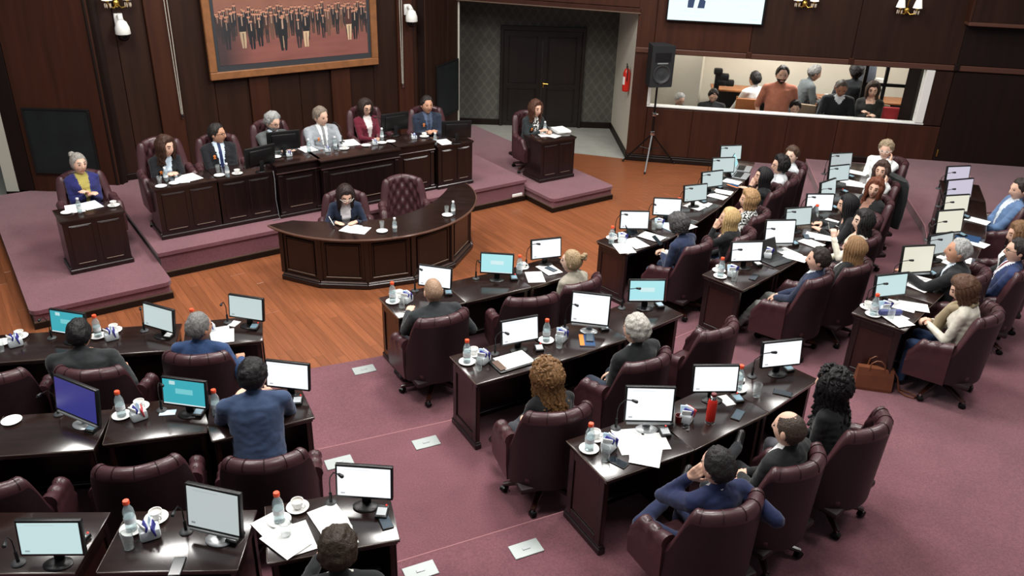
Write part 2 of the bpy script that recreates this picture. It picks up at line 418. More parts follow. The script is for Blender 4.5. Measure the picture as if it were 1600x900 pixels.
p0 = A2 + d2 * .38 + Vector((d2.y, -d2.x)) * .035; p1 = A2 + d2 * 1.3 + Vector((d2.y, -d2.x)) * .035
blackboard(p0, p1, .6, 1.62, 'narrow-looking blackboard on the side wall behind man in navy suit')
# jambs
j = struct('trim_1', slab((-7.84, 11.98), (-7.66, 12.0), .22, 4.4, 0, .14).mesh('jamb', M_cream, False))
obj('skirting', slab((-7.845, 11.97), (-7.655, 11.99), 0, .22, 0, .14).mesh('jamb_base', M_walldark, False), j)
j = struct('trim_2', slab((-1.215, 16.42), (-1.17, 16.44), 0, 2.7, 0, .3).mesh('jamb', M_cream, False))
wb = MB(); wb.box(-11, -7.6, 14.0, 14.1, -.03, 4.4); struct('wall_left_alcove', wb.mesh('wall_left_alcove', M_walldark, False))
# alcove with the double door
wb = MB(); wb.box(-1.4, 2.2, 17.6, 17.7, -.03, 4)
M_damask = mat('damask_paper', rgb(78, 76, 71), .8, noise=.10, nscale=(7, 7, 7))
def damask():
    nt = M_damask.node_tree; p = nt.nodes['Principled BSDF']; src = p.inputs['Base Color'].links[0].from_socket; tc = nt.nodes['Texture Coordinate']
    mp = nt.nodes.new('ShaderNodeMapping'); mp.inputs['Scale'].default_value = (5.5, 1, 4.0); nt.links.new(tc.outputs['Object'], mp.inputs[0])
    sx = nt.nodes.new('ShaderNodeSeparateXYZ'); nt.links.new(mp.outputs[0], sx.inputs[0])
    def m(op, a, b=None):
        n = nt.nodes.new('ShaderNodeMath'); n.operation = op
        for i, q in enumerate((a, b)):
            if q is None: continue
            if isinstance(q, (int, float)): n.inputs[i].default_value = q
            else: nt.links.new(q, n.inputs[i])
        return n.outputs[0]
    a = m('COSINE', m('MULTIPLY', sx.outputs['X'], 6.283)); c = m('COSINE', m('MULTIPLY', sx.outputs['Z'], 6.283))
    e = m('ABSOLUTE', m('ADD', a, c)); k = m('LESS_THAN', e, .45)
    mx = nt.nodes.new('ShaderNodeMix'); mx.data_type = 'RGBA'; mx.blend_type = 'MULTIPLY'; nt.links.new(k, mx.inputs['Factor']); nt.links.new(src, mx.inputs['A']); mx.inputs['B'].default_value = (1.35, 1.35, 1.3, 1)
    nt.links.new(mx.outputs['Result'], p.inputs['Base Color'])
damask()
wa = struct('wall_alcove', wb.mesh('wall_alcove', M_damask, False))
for x0, x1 in ((-1.3, -.40), (1.36, 2.02)):
    mb = MB(); mb.rbox(x0, x1, 17.56, 17.6, 0, .13, .01, seg=1); obj('skirting', mb.mesh('skirting', M_walldark, False), wa)
wb = MB(); wb.box(-1.4, -1.27, 16.5, 17.7, -.03, 4); struct('wall_alcove_left', wb.mesh('w', M_damask, False))
wr_side = struct('wall_alcove_right', slab((2.02, 17.65), (2.13, 15.42), -.03, 4, 0, .10).mesh('w', M_beige, False))
obj('skirting', slab((2.02, 17.6), (2.13, 15.45), 0, .13, -.03, 0).mesh('s', M_walldark, False), wr_side)
# double door
dr = struct('door_1', None, loc=(0, 17.6, 0)); dr['kind'] = 'structure'
mb = MB(); mb.rbox(-.40, -.33, -.08, 0, 0, 2.06, .01, seg=1); mb.rbox(1.29, 1.36, -.08, 0, 0, 2.06, .01, seg=1); mb.rbox(-.40, 1.36, -.085, 0, 2.0, 2.09, .01, seg=1)
M_door = wood('door_wood', rgb(24, 16, 13), .25, (12, 12, 1), .4, .1)
obj('door_frame', mb.mesh('door_frame', M_door, False), dr)
for x0 in (-.33, .485):
    x1 = x0 + .80; mb = MB(); mb.box(x0, x1, -.035, 0, 0.01, 1.995)
    leaf = obj('door_leaf', mb.mesh('leaf', M_door, False), dr)
    for z0, z1 in ((.12, .82), (.93, 1.88)):
        for (a, c, e, f_) in ((x0 + .1, x1 - .1, z0, z0 + .025), (x0 + .1, x1 - .1, z1 - .025, z1), (x0 + .1, x0 + .125, z0, z1), (x1 - .125, x1 - .1, z0, z1)):
            q = MB(); q.rbox(a, c, -.052, -.035, e, f_, .006, seg=1); obj('moulding', q.mesh('moulding', M_door, False), leaf)
mb = MB(); mb.lathe([(.02, 0), (.022, .012)], 12, 0, TR(.52, -.035, .93) @ Matrix.Rotation(PI / 2, 4, 'X')); mb.tube([(.52, -.04, .93), (.52, -.075, .93), (.62, -.08, .925)], .011, 8); mb.rbox(.507, .533, -.045, -.035, .84, .95, .004, seg=1)
obj('door_handle', mb.mesh('door_handle', M_brass), dr)
# lintel over the alcove
ln = struct('wall_lintel', slab((-1.3, 16.45), (2.12, 15.39), 2.78, 4.4, 0, .12).mesh('lintel', M_wallred, False))
panel(ln, (-1.3, 16.45), (2.14, 15.38), 2.70, 2.78, .1, -.05, M_wallred, 'lintel_rail', .01)
panel(ln, (-1.3, 16.45), (2.14, 15.38), 2.69, 2.71, .05, -.06, M_edge, 'rail_edge', .004)
for a, c in ((0, .49), (.495, 1)):
    PA = Vector((-1.3, 16.45)).lerp(Vector((2.12, 15.39)), a); PB = Vector((-1.3, 16.45)).lerp(Vector((2.12, 15.39)), c)
    panel(ln, PA, PB, 2.79, 4.4, 0, -.02, M_wallred)
# right-hand wall with the control-room window
WD = Vector((.98948, -.14466)); WN = Vector((-.14466, -.98948)); W0 = Vector((2.10, 15.39))
def wr(s, off=0): return W0 + WD * s + WN * off
def wpt(s, z, off=0): p = wr(s, off); return Vector((p.x, p.y, z))
WA = math.atan2(WD.y, WD.x)
rw = MB(); slab(wr(0), wr(11), -.03, 1.06, 0, .12, 0, rw); slab(wr(0), wr(11), 2.02, 4.6, 0, .12, 0, rw); slab(wr(0), wr(.33), 1.06, 2.02, 0, .12, 0, rw); slab(wr(5.16), wr(11), 1.06, 2.02, 0, .12, 0, rw)
rwall = struct('wall_right', rw.mesh('wall_right', M_walldark, False))
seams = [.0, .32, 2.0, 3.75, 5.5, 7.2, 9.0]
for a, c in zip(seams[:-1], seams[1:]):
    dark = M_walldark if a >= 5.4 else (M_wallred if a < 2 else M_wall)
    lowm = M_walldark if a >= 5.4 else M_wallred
    if a == 0:
        panel(rwall, wr(a + .003), wr(c - .003), .13, 4.5, 0, -.03, M_wallred); continue
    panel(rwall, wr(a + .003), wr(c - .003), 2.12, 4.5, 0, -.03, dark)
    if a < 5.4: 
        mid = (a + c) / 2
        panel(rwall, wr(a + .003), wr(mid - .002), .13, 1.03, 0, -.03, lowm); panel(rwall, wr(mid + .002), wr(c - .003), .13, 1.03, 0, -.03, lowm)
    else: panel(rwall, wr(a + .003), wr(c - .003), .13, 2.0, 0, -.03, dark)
    panel(rwall, wr(a - .045), wr(a + .045), 2.03, 2.14, 0, -.075, M_wallred if a < 5.4 else M_walldark, 'rail_block', .008)
panel(rwall, wr(5.17), wr(5.49), 1.05, 2.0, 0, -.03, M_wall)
panel(rwall, wr(0), wr(9), 2.02, 2.115, 0, -.055, mat('rail_wood', rgb(78, 50, 40), .35), 'picture_rail', .012)
panel(rwall, wr(0), wr(11), 0, .09, 0, -.06, M_walldark, 'skirting', .012); panel(rwall, wr(0), wr(11), .09, .125, 0, -.045, M_walldark, 'skirting', .01)
panel(rwall, wr(4), wr(11), .3, .40, 0, -.06, M_walldark, 'skirting', .012)
# overhanging gallery front in the far right corner
gb = MB(); slab(wr(5.46, .02), wr(9.5, .02), 2.86, 4.6, 0, -.22, 0, gb); gal = struct('wall_gallery', gb.mesh('gallery', M_wall, False))
panel(gal, wr(5.44, .02), wr(9.5, .02), 2.80, 2.86, 0, -.25, mat('rail_wood2', rgb(84, 54, 42), .4), 'gallery_rail', .01)
panel(gal, wr(5.43, .02), wr(5.47, .02), 2.86, 4.6, 0, -.23, M_wallred, 'gallery_edge', .006)
for a in (6.7, 8.0): panel(gal, wr(a, .02), wr(a + .02, .02), 2.9, 4.5, -.21, -.235, M_walldark, 'gallery_batten', .004)
# window: white frame, mullion-free pane
win = struct('window_1', None, loc=(0, 0, 0)); win['kind'] = 'structure'
for a, c, z0, z1, t in ((.30, 5.2, 1.05, 1.08, -.035), (.30, .36, 1.085, 2.0, -.045), (5.04, 5.18, 1.085, 2.01, -.045)):
    panel(win, wr(a), wr(c), z0, z1, .12, t, M_white, 'window_frame', .006)
gp = MB(); slab(wr(.34), wr(5.06), 1.08, 2.03, .05, .056, 0, gp)
M_pane = mat('window_pane', (.96, .97, .97, 1), .0, trans=1, ior=1.02, spec=.3); obj('pane', gp.mesh('pane', M_pane, False), win)
# control room behind it
cr = MB(); slab(wr(-.2, -3.4), wr(7.2, -3.4), -.36, 2.9, 0, .1, 0, cr)
slab(wr(.25, -.12), wr(.25, -3.4), -.36, 2.9, 0, -.1, 0, cr); slab(wr(7.1, -3.4), wr(7.1, -.12), -.36, 2.9, 0, -.1, 0, cr)
slab(wr(.25, -1.15), wr(1.30, -1.15), -.36, 2.9, 0, .12, 0, cr); slab(wr(1.2, -1.15), wr(1.5, -3.4), -.36, 2.9, 0, .1, 0, cr)
struct('wall_back_room', cr.mesh('control_room_walls', M_beige, False))
cr = MB(); slab(wr(.2, -.12), wr(7.2, -.12), 2.9, 3.0, 0, 3.4, 0, cr); struct('ceiling', cr.mesh('control_room_ceiling', M_white, False))
cr = MB(); slab(wr(.2, -.12), wr(7.2, -.12), -.36, -.30, 0, 3.4, 0, cr); struct('floor_back_room', cr.mesh('control_room_floor', mat('office_carpet', rgb(88, 84, 80), .9), False))
p = wr(3.0, -1.6); area('office_lamp', (p.x, p.y, 2.85), .9, 95, (1, .97, .92)); p = wr(5.4, -1.9); area('office_lamp', (p.x, p.y, 2.85), .7, 40, (1, .97, .92)); p = wr(1.0, -.6); area('office_lamp', (p.x, p.y, 2.85), .4, 16, (1, .97, .92))
# glazed dark partition at the right of the control room
pt = struct('wall_partition', slab(wr(4.25, -.9), wr(4.31, -.9), .2, 2.9, -.03, .03).mesh('post', M_black, False))
panel(pt, wr(4.62, -.9), wr(4.68, -.9), .2, 2.9, -.03, .03, M_black, 'post'); panel(pt, wr(4.25, -.9), wr(5.05, -.9), 1.50, 1.56, -.025, .025, M_black, 'rail')
panel(pt, wr(4.93, -.5), wr(5.10, -.35), .2, 2.9, -.08, .08, M_walldark, 'post')
# table, chairs and things of the control room
def office_table(s, off, w, dep, z, label, rz=0):
    p = wr(s, off); t = thing('office_table', label, 'table', (p.x, p.y, -.30), WA + rz, 'tables behind the window')
    mb = MB(); mb.rbox(-w / 2, w / 2, -dep / 2, dep / 2, z + .26, z + .30, .008, seg=1); obj('table_top', mb.mesh('tt', M_oak), t)
    for x in (-w / 2 + .05, w / 2 - .1):
        for y in (-dep / 2 + .05, dep / 2 - .1):
            mb = MB(); mb.box(x, x + .05, y, y + .05, 0, z + .26); obj('leg', mb.mesh('lg', M_dgrey, False), t)
    mb = MB(); mb.box(-w / 2 + .06, w / 2 - .06, dep / 2 - .09, dep / 2 - .07, .2, z + .26); obj('modesty_panel', mb.mesh('mp', M_dgrey, False), t)
office_table(2.35, -2.75, 1.4, .55, .92, 'brown table with equipment at back left of window')
office_table(4.05, -2.4, 1.9, .7, .90, 'brown table with cup at back right of window')
def office_chair(s, off, rz, m, label, z=-.30):
    p = wr(s, off); t = thing('office_chair', label, 'chair', (p.x, p.y, z), WA + rz, 'office chairs behind the window')
    mb = MB(); mb.rbox(-.24, .24, -.03, .03, .75, 1.28, .03, 0, Matrix.Rotation(R(8), 4, 'X')); obj('backrest', mb.mesh('b', m), t)
    mb = MB(); mb.rbox(-.24, .24, .0, .46, .42, .50, .03); obj('seat', mb.mesh('s', m), t)
    for x in (-.22, .2):
        mb = MB(); mb.box(x, x + .03, -.02, .02, 0, 1.26); obj('leg', mb.mesh('l', M_oak, False), t)
        mb = MB(); mb.box(x, x + .03, .42, .46, 0, .44); obj('leg', mb.mesh('l', M_oak, False), t)
office_chair(2.32, -1.75, 0, M_oak, 'wooden-backed chair of the man in white shirt')
office_chair(3.42, -1.6, R(-15), M_fabric_tan, 'empty tan office chair beside man in orange shirt')
office_chair(4.80, -1.75, R(150), M_fabric_tan, 'brown padded chair behind the glazed partition')
pr = wr(4.70, -.75); t = thing('red_chair', 'red rounded chair top at the right end of window', 'chair', (pr.x, pr.y, -.30), WA)
mb = MB(); mb.rbox(-.30, .30, -.05, .05, .8, 1.46, .048, seg=4); obj('backrest', mb.mesh('b', mat('red_fabric', rgb(180, 50, 55), .8)), t); mb = MB(); mb.rbox(-.27, .27, -.5, .0, .4, .5, .04); obj('seat', mb.mesh('s', MATS['red_fabric']), t)
# equipment rack with headphones-like gear, cup, lamp, hanging coat
p = wr(1.72, -2.3); t = thing('equipment_stand', 'black equipment stand in front of man in white', 'stand', (p.x, p.y, -.30), WA)
mb = MB(); mb.box(-.05, .05, -.05, .05, 0, 1.6); obj('post', mb.mesh('p', M_black, False), t)
for k, (x, z) in enumerate(((0, 1.62), (.14, 1.52), (.26, 1.40), (.1, 1.40))):
    mb = MB(); mb.rbox(x - .09, x + .09, -.07, .07, z - .06, z + .07, .03); obj('camera_head', mb.mesh('h', M_black), t)
p = wr(3.95, -2.3); mb = MB(); mb.lathe([(.03, 0), (.04, .1), (.042, .1), (.036, .095), (.03, .01)], 14); tag(obj('paper_cup', mb.mesh('cup', M_white), None, (p.x, p.y, .90)), 'white paper cup on the back right table', 'cup')
p = wr(3.6, -2.3); mb = MB(); mb.rbox(-.16, .16, -.1, .1, 0, .05, .02); mb.rbox(-.25, -.05, -.05, .03, 0, .09, .03); tag(obj('black_case', mb.mesh('case', M_black), None, (p.x, p.y, .90)), 'flat black case on the back right table', 'case')
p = wr(5.0, -2.6); t = thing('table_lamp', 'white shaded lamp behind the glazed partition', 'lamp', (p.x, p.y, .90), 0)
mb = MB(); mb.lathe([(.06, 0), (.06, .02), (.015, .03), (.015, .2)], 14); obj('base', mb.mesh('b', M_brass), t); mb = MB(); mb.lathe([(.13, .2), (.09, .42)], 16); obj('shade', mb.mesh('s', M_white), t)
office_table(5.3, -2.6, 0.9, .6, .90, 'small brown table under the lamp behind partition')
p = wr(4.62, -2.3); mb = MB(); mb.loft([[(rx * math.cos(2 * PI * k / 14), ry * math.sin(2 * PI * k / 14), z) for k in range(14)] for rx, ry, z in ((.18, .1, 1.25), (.22, .13, 1.4), (.2, .12, 1.65), (.12, .08, 1.85), (.04, .03, 1.92))]); tag(obj('hanging_coat', mb.mesh('coat', mat('grey_blue_cloth', rgb(95, 102, 112), .9)), None, (p.x, p.y, 0)), 'grey coat hanging behind the glazed partition', 'coat')
# ------------------------------------------------------------------ chairs
def sm4(x, a, b_):
    t = max(0, min(1, (x - a) / (b_ - a))); return t * t * (3 - 2 * t)
def chair_template():
    N = 61; prof_n = 20; mb = MB(); rings = []
    for i in range(N):
        ph = R(-82 + 164 * i / (N - 1)); a = abs(ph) / R(82)
        zt = .915 - .02 * min(1, a / .55) ** 2
        if a > .66: q = (a - .66) / .34; zt -= .27 * (q * q * (3 - 2 * q))
        sx, cy = math.sin(ph), -math.cos(ph)
        ring = []
        def pt(off, z, tuft=0):
            rx = .305 - off - tuft; ry = .285 - off - tuft
            lean = .08 * max(0, z - .42) * (1 - .7 * a)
            return (rx * sx, ry * cy - lean, z)
        ring += [pt(0, .30), pt(-.004, .42), pt(0, zt - .16), pt(0, zt - .06)]
        for k in range(7):
            t = PI * k / 6; rr = .047
            ring.append(pt(.047 - rr * math.cos(t), zt - .047 + (rr + .004) * math.sin(t)))
        for k in range(19):
            z = zt - .07 - (zt - .07 - .42) * k / 18
            u_ = ph * .285 / .075; v_ = (z - .42) / .085
            tf = .020 * (math.cos(PI * (u_ + v_)) + math.cos(PI * (u_ - v_))) * .5 if z > .47 else 0
            ring.append(pt(.092, z, tf))
        rings.append(ring)
    n = len(rings[0]); vs = [p for r in rings for p in r]
    for i in range(N - 1):
        for j in range(n):
            a, b2 = i * n + j, i * n + (j + 1) % n
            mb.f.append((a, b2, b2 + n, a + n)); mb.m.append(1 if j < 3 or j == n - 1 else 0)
    mb.v = vs; mb.f.append(tuple(range(n))[::-1]); mb.m.append(0); mb.f.append(tuple((N - 1) * n + j for j in range(n))); mb.m.append(0)
    parts = [('backrest', mb.mesh('backrest', [M_leather, M_leathershaded], True, 60), [])]
    # piping seams along the top roll, buttons on the inside
    for ph in (-48, -25, 0, 25, 48):
        sb = MB()
        p_ = R(ph); a = abs(ph) / 82
        zt = .915 - .02 * min(1, a / .55) ** 2
        if a > .66: q = (a - .66) / .34; zt -= .27 * (q * q * (3 - 2 * q))
        pts = []
        for k in range(7):
            t = PI * k / 6; off = .047 - .049 * math.cos(t); z = zt - .047 + .053 * math.sin(t)
            pts.append(((.305 - off) * math.sin(p_), -(.285 - off) * math.cos(p_) - .08 * max(0, z - .42) * (1 - .7 * a), z))
        sb.tube(pts, .0028, 4); parts[0][2].append(('seam', sb.mesh('seam', M_button)))
    for s in (-1, 1):
        rings = []
        K = 19
        for k in range(K):
            y = -.05 + .33 * k / (K - 1); q = k / (K - 1)
            zc = .595 + .035 * (1 - q) ** 2 - .10 * sm4(q, .70, 1.0)
            rr = .048 - .009 * (.5 + .5 * math.cos(2 * PI * q / .28)) * (1 if .1 < q < .72 else 0) - .014 * sm4(q, .72, 1)
            if k == K - 1: rr *= .8
            xc = .278
            ring = [(s * .305, y, .28), (s * .315, y, .45), (s * .318, y, zc - .05)]
            for j in range(9):
                t = R(-35 + 250 * j / 8); ring.append((s * (xc + rr * 1.05 * math.cos(t)), y, zc + rr * math.sin(t)))
            ring += [(s * .225, y, zc - .08), (s * .222, y, .40), (s * .23, y, .28)]
            rings.append(ring if s > 0 else ring[::-1])
        am = MB(); am.loft(rings)
        arm = ('arm', am.mesh('arm', [M_leather], True, 55), [])
        for q in (.28, .56):
            bb = MB(); y = -.05 + .33 * q; bb.ball((s * .278, y, .595 + .035 * (1 - q) ** 2 + .038), (.011, .011, .007), 8, 5); arm[2].append(('button', bb.mesh('button', M_button)))
        parts.append(arm)
    sm = MB(); sm.rbox(-.232, .232, -.22, .285, .325, .445, .045, seg=3); parts.append(('seat', sm.mesh('seat', M_leather, True, 60), []))
    sm = MB(); sm.rbox(-.27, .27, -.24, .26, .27, .33, .02); parts.append(('seat_frame', sm.mesh('seat_frame', M_leathershaded), []))
    sm = MB(); sm.lathe([(.034, .11), (.034, .18), (.022, .185), (.022, .27)], 12); sm.box(-.09, .09, -.09, .09, .255, .272); parts.append(('column', sm.mesh('column', M_blackm), []))
    for k in range(5):
        a = 2 * PI * k / 5 + .3; c, s_ = math.cos(a), math.sin(a)
        lm = MB(); lm.tube([(c * .02, s_ * .02, .135), (c * .15, s_ * .15, .115), (c * .29, s_ * .29, .075)], [.032, .028, .02], 8)
        leg = ('leg', lm.mesh('leg', M_chairwood), [])
        cm = MB(); mx = TR(c * .285, s_ * .285, .03) @ RZ(a + .8) @ Matrix.Rotation(PI / 2, 4, 'X'); cm.lathe([(.022, -.022), (.03, -.018), (.03, .018), (.022, .022)], 12, 0, mx); cm.lathe([(.01, .045), (.01, .075)], 8, 1, TR(c * .285, s_ * .285, 0))
        leg[2].append(('caster', cm.mesh('caster', [M_blackm, M_chrome]))); parts.append(leg)
    for _, me, subs in parts:
        for m_ in [me] + [q[1] for q in subs]:
            for v in m_.vertices:
                z = v.co.z; v.co = Vector((v.co.x * 1.13, v.co.y * 1.10, z * .88 if z < .45 else .396 + (z - .45) * 1.24))
            m_.update()
    return parts
CHAIR = chair_template()
def chair(loc, rz, label, group='maroon leather swivel chairs', scale=1.0, tall=1.0):
    t = place(CHAIR, 'leather_chair', label, 'chair', loc, rz, group, scale)
    if tall != 1: t.scale = (scale, scale, scale * tall)
    return t
M_highlight = mat('worn_edge_highlight', rgb(104, 92, 84), .2)  # pale strips: highlight on the worn desktop edges, put in as colour
# ------------------------------------------------------------------ desks of the members
def desk(P0, P1, tier, label):
    """P0, P1: left and right end of the edge on the sitter's side"""
    P0 = Vector(P0); P1 = Vector(P1); d = P1 - P0; w = d.length; a = math.atan2(d.y, d.x); dep = .51
    t = thing('member_desk', label, 'desk', (P0.x, P0.y, TIER[tier]), a, 'members\' desks')
    mb = MB(); mb.rbox(.0, w - .002, 0, dep, DH - .024, DH, .006); mb.rbox(.012, w - .014, .012, dep - .012, DH - .05, DH - .024, .008)
    dt = obj('desktop', mb.mesh('desktop', [M_desktop], True, 30), t)
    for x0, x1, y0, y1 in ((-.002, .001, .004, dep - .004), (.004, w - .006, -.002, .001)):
        q = MB(); q.box(x0, x1, y0, y1, DH - .011, DH - .003); obj('worn_edge_highlight', q.mesh('band', M_highlight, False), dt)
    for x0, x1, sg in ((.03, .06, -1), (w - .062, w - .032, 1)):
        mb = MB(); mb.box(x0, x1, .04, dep - .03, .05, DH - .05)
        s = obj('side_panel', mb.mesh('side_panel', [M_deskred], False), t)
        xo = x0 if sg < 0 else x1
        for y0, y1, z0, z1 in ((.04, .10, .07, DH - .05), (dep - .09, dep - .03, .07, DH - .05), (.10, dep - .09, DH - .12, DH - .05), (.10, dep - .09, .07, .13)):
            q = MB(); q.rbox(min(xo, xo + sg * .012), max(xo, xo + sg * .012), y0, y1, z0, z1, .004, seg=1); obj('frame_strip', q.mesh('strip', M_desk, False), s)
    mb = MB(); mb.box(.06, w - .062, dep - .06, dep - .035, .05, DH - .05)
    fp = obj('front_panel', mb.mesh('front_panel', M_desk, False), t)
    for x0, x1 in ((.10, w / 2 - .02), (w / 2 + .02, w - .1)):
        q = MB(); q.rbox(x0, x1, dep - .037, dep - .022, .14, DH - .12, .008, seg=1); obj('raised_panel', q.mesh('raised_panel', M_desk, False), fp)
    for x0, x1, y0, y1 in ((.01, .072, .02, dep - .01), (w - .074, w - .012, .02, dep - .01), (.072, w - .074, dep - .07, dep - .01)):
        q = MB(); q.rbox(x0, x1, y0, y1, 0, .055, .008, seg=1); q.rbox(x0 + .008, x1 - .008, y0 + .008, y1 - .008, .055, .075, .006, 0, None, 1); obj('plinth', q.mesh('plinth', M_desk, False), t)
    return dict(o=t, P0=P0, d=d.normalized(), n=Vector((-d.y, d.x)).normalized(), w=w, a=a, z=TIER[tier] + DH, tier=tier)
def on(D, a, b, dz=0):
    p = D['P0'] + D['d'] * a + D['n'] * b; return Vector((p.x, p.y, D['z'] + dz + .0005))
ROWS = {
 'A': (1, [(-1.11, 7.16), (-.47, 7.55), (.21, 7.96), (.80, 8.40)]),
 'F': (1, [(1.35, 8.92), (1.93, 9.45), (2.40, 10.05), (2.84, 10.69), (3.2, 11.35), (3.52, 12.02), (3.8, 12.72)]),
 'B': (2, [(-.27, 5.80), (.45, 6.225), (1.08, 6.66), (1.69, 7.18)]),
 'D': (2, [(2.41, 7.76), (2.95, 8.28), (3.55, 8.92), (4.05, 9.58), (4.47, 10.25), (4.84, 10.92), (5.17, 11.62), (5.44, 12.35)]),
 'C': (3, [(.68, 4.44), (1.345, 4.82), (2.01, 5.32), (2.56, 5.83)]),
 'E': (3, [(3.65, 6.72), (4.16, 7.30), (4.68, 7.88), (5.15, 8.45), (5.55, 9.05), (5.90, 9.70), (6.22, 10.38), (6.48, 11.08)]),
}
SEG = {'L1': (1, [((-4.62, 6.09), (-3.84, 6.255)), ((-3.83, 6.26), (-3.05, 6.42)), ((-2.98, 6.45), (-2.30, 6.645))]),
       'L2': (2, [((-3.75, 4.65), (-2.97, 4.78)), ((-2.94, 4.84), (-2.24, 5.035)), ((-2.17, 4.92), (-1.49, 5.265))]),
       'L3': (3, [((-3.2, 3.44), (-2.44, 3.48)), ((-2.33, 3.49), (-1.53, 3.545)), ((-1.38, 3.60), (-.63, 3.83))])}
WHO = {'A1': "bald man's desk", 'A2': "vacant desk beside the bald man", 'A3': "bun-haired woman's desk",
 'B1': "curly fair-haired woman's desk", 'B2': "white-haired man's desk", 'B3': "vacant desk right of the white-haired man",
 'C1': "navy-suited man's front right desk", 'C2': "balding man's desk", 'C3': "curly black-haired woman's desk",
 'L11': "leftmost desk of the far left row", 'L12': "black-jacketed man's desk at left", 'L13': "grey-haired man in blue's desk",
 'L21': "vacant desk at the left picture edge", 'L22': "vacant desk with teal screen, left block", 'L23': "black-haired man in blue's desk",
 'L31': "bottom left corner desk", 'L32': "vacant desk near the bottom left", 'L33': "paper-strewn desk at bottom centre",
 'F1': "phone-reading man's desk", 'F2': "long-haired blonde's desk", 'F3': "patterned-blouse woman's desk", 'F4': "chin-resting woman's desk", 'F5': "white-shirted man in glasses's desk", 'F6': "farthest desk of the middle front row",
 'D1': "navy-sweatered man's desk", 'D2': "woman with long straight hair's desk", 'D3': "cream-jacketed woman's desk", 'D4': "black-haired woman's desk", 'D5': "red-haired woman's desk", 'D6': "fringed woman in white's desk", 'D7': "farthest desk of the second row",
 'E1': "scarf-wearing woman's desk", 'E2': "grey-haired man's right-hand desk", 'E3': "red-tied man's desk", 'E4': "long-haired woman's far right desk", 'E5': "blue-blazered man's desk", 'E6': "second farthest desk of right row", 'E7': "farthest desk of right row"}
DESK = {}
for r, (t, pts) in ROWS.items():
    for k in range(len(pts) - 1):
        key = r + str(k + 1); DESK[key] = desk(pts[k], pts[k + 1], t, 'dark wooden desk, ' + WHO[key])
for r, (t, segs) in SEG.items():
    for k, (a, c) in enumerate(segs):
        key = r + str(k + 1); DESK[key] = desk(a, c, t, 'dark wooden desk, ' + WHO[key])

# ------------------------------------------------------------------ stage furniture
def front_relief(parent, x0, x1, z0, z1, y=0, m=None):
    """framed panel on a cabinet front"""
    m = m or M_desk
    q = MB(); q.rbox(x0, x1, y - .012, y, z0, z1, .006, seg=1); pnl = obj('raised_panel', q.mesh('raised_panel', m, False), parent)
    for a, c, e, f_, mm in ((x0 + .03, x1 - .03, z0 + .01, z0 + .022, M_edge), (x0 + .03, x1 - .03, z1 - .022, z1 - .012, M_desk)):  # lower strip is pale to paint the moulding's highlight
        q = MB(); q.rbox(a, c, y - .019, y - .01, e, f_, .003, seg=1); obj('moulding', q.mesh('moulding', mm, False), pnl)
def cabinet(name, label, loc, w, dep, h, group=None, rz=DAIS_A, cat='desk'):
    t = thing(name, label, cat, loc, rz, group)
    mb = MB(); mb.rbox(-.02, w + .02, -.02, dep, h - .025, h, .006); mb.rbox(-.008, w + .008, -.008, dep, h - .045, h - .025, .006); obj('desktop', mb.mesh('desktop', M_desktop, True, 30), t)
    mb = MB(); mb.box(0, w, 0, .03, .06, h - .045); fb = obj('front_panel', mb.mesh('front', M_desk, False), t)
    front_relief(fb, .06, w / 2 - .03, .11, h - .08); front_relief(fb, w / 2 + .03, w - .06, .11, h - .08)
    for x0 in (0, w - .03):
        mb = MB(); mb.box(x0, x0 + .03, .03, dep - .03, .06, h - .045); obj('side_panel', mb.mesh('side', M_desk, False), t)
    for x0, x1, y0, y1 in ((-.02, w + .02, -.02, .05), (-.02, .05, .05, dep - .01), (w - .05, w + .02, .05, dep - .01)):
        mb = MB(); mb.rbox(x0, x1, y0, y1, 0, .06, .01, seg=1); obj('plinth', mb.mesh('plinth', M_desk, False), t)
    return t
CH = .70
cabinet('stage_desk', 'dark cabinet desk at the left end of the dais', dp(-2.72, -.42, DZ), .78, .50, CH, 'dais side desks')
cabinet('stage_desk', 'dark cabinet desk beside the left of the presiding bench', dp(-1.92, -.42, DZ), .75, .50, CH, 'dais side desks')
cabinet('stage_desk', 'dark cabinet desk at the right end of the dais', dp(1.40, -.30, DZ), .62, .50, CH, 'dais side desks')
gp_ = U(114, 429, PZ); cabinet('lectern_desk', 'dark boxy desk of the woman in blue cardigan', gp_, .70, .46, CH, 'two boxy desks on the stage wings', R(36.9))
hp_ = U(843.5, 286, PZ); cabinet('lectern_desk', 'dark boxy desk of the speaking woman by the door', hp_, .69, .50, CH, 'two boxy desks on the stage wings', R(34.4))
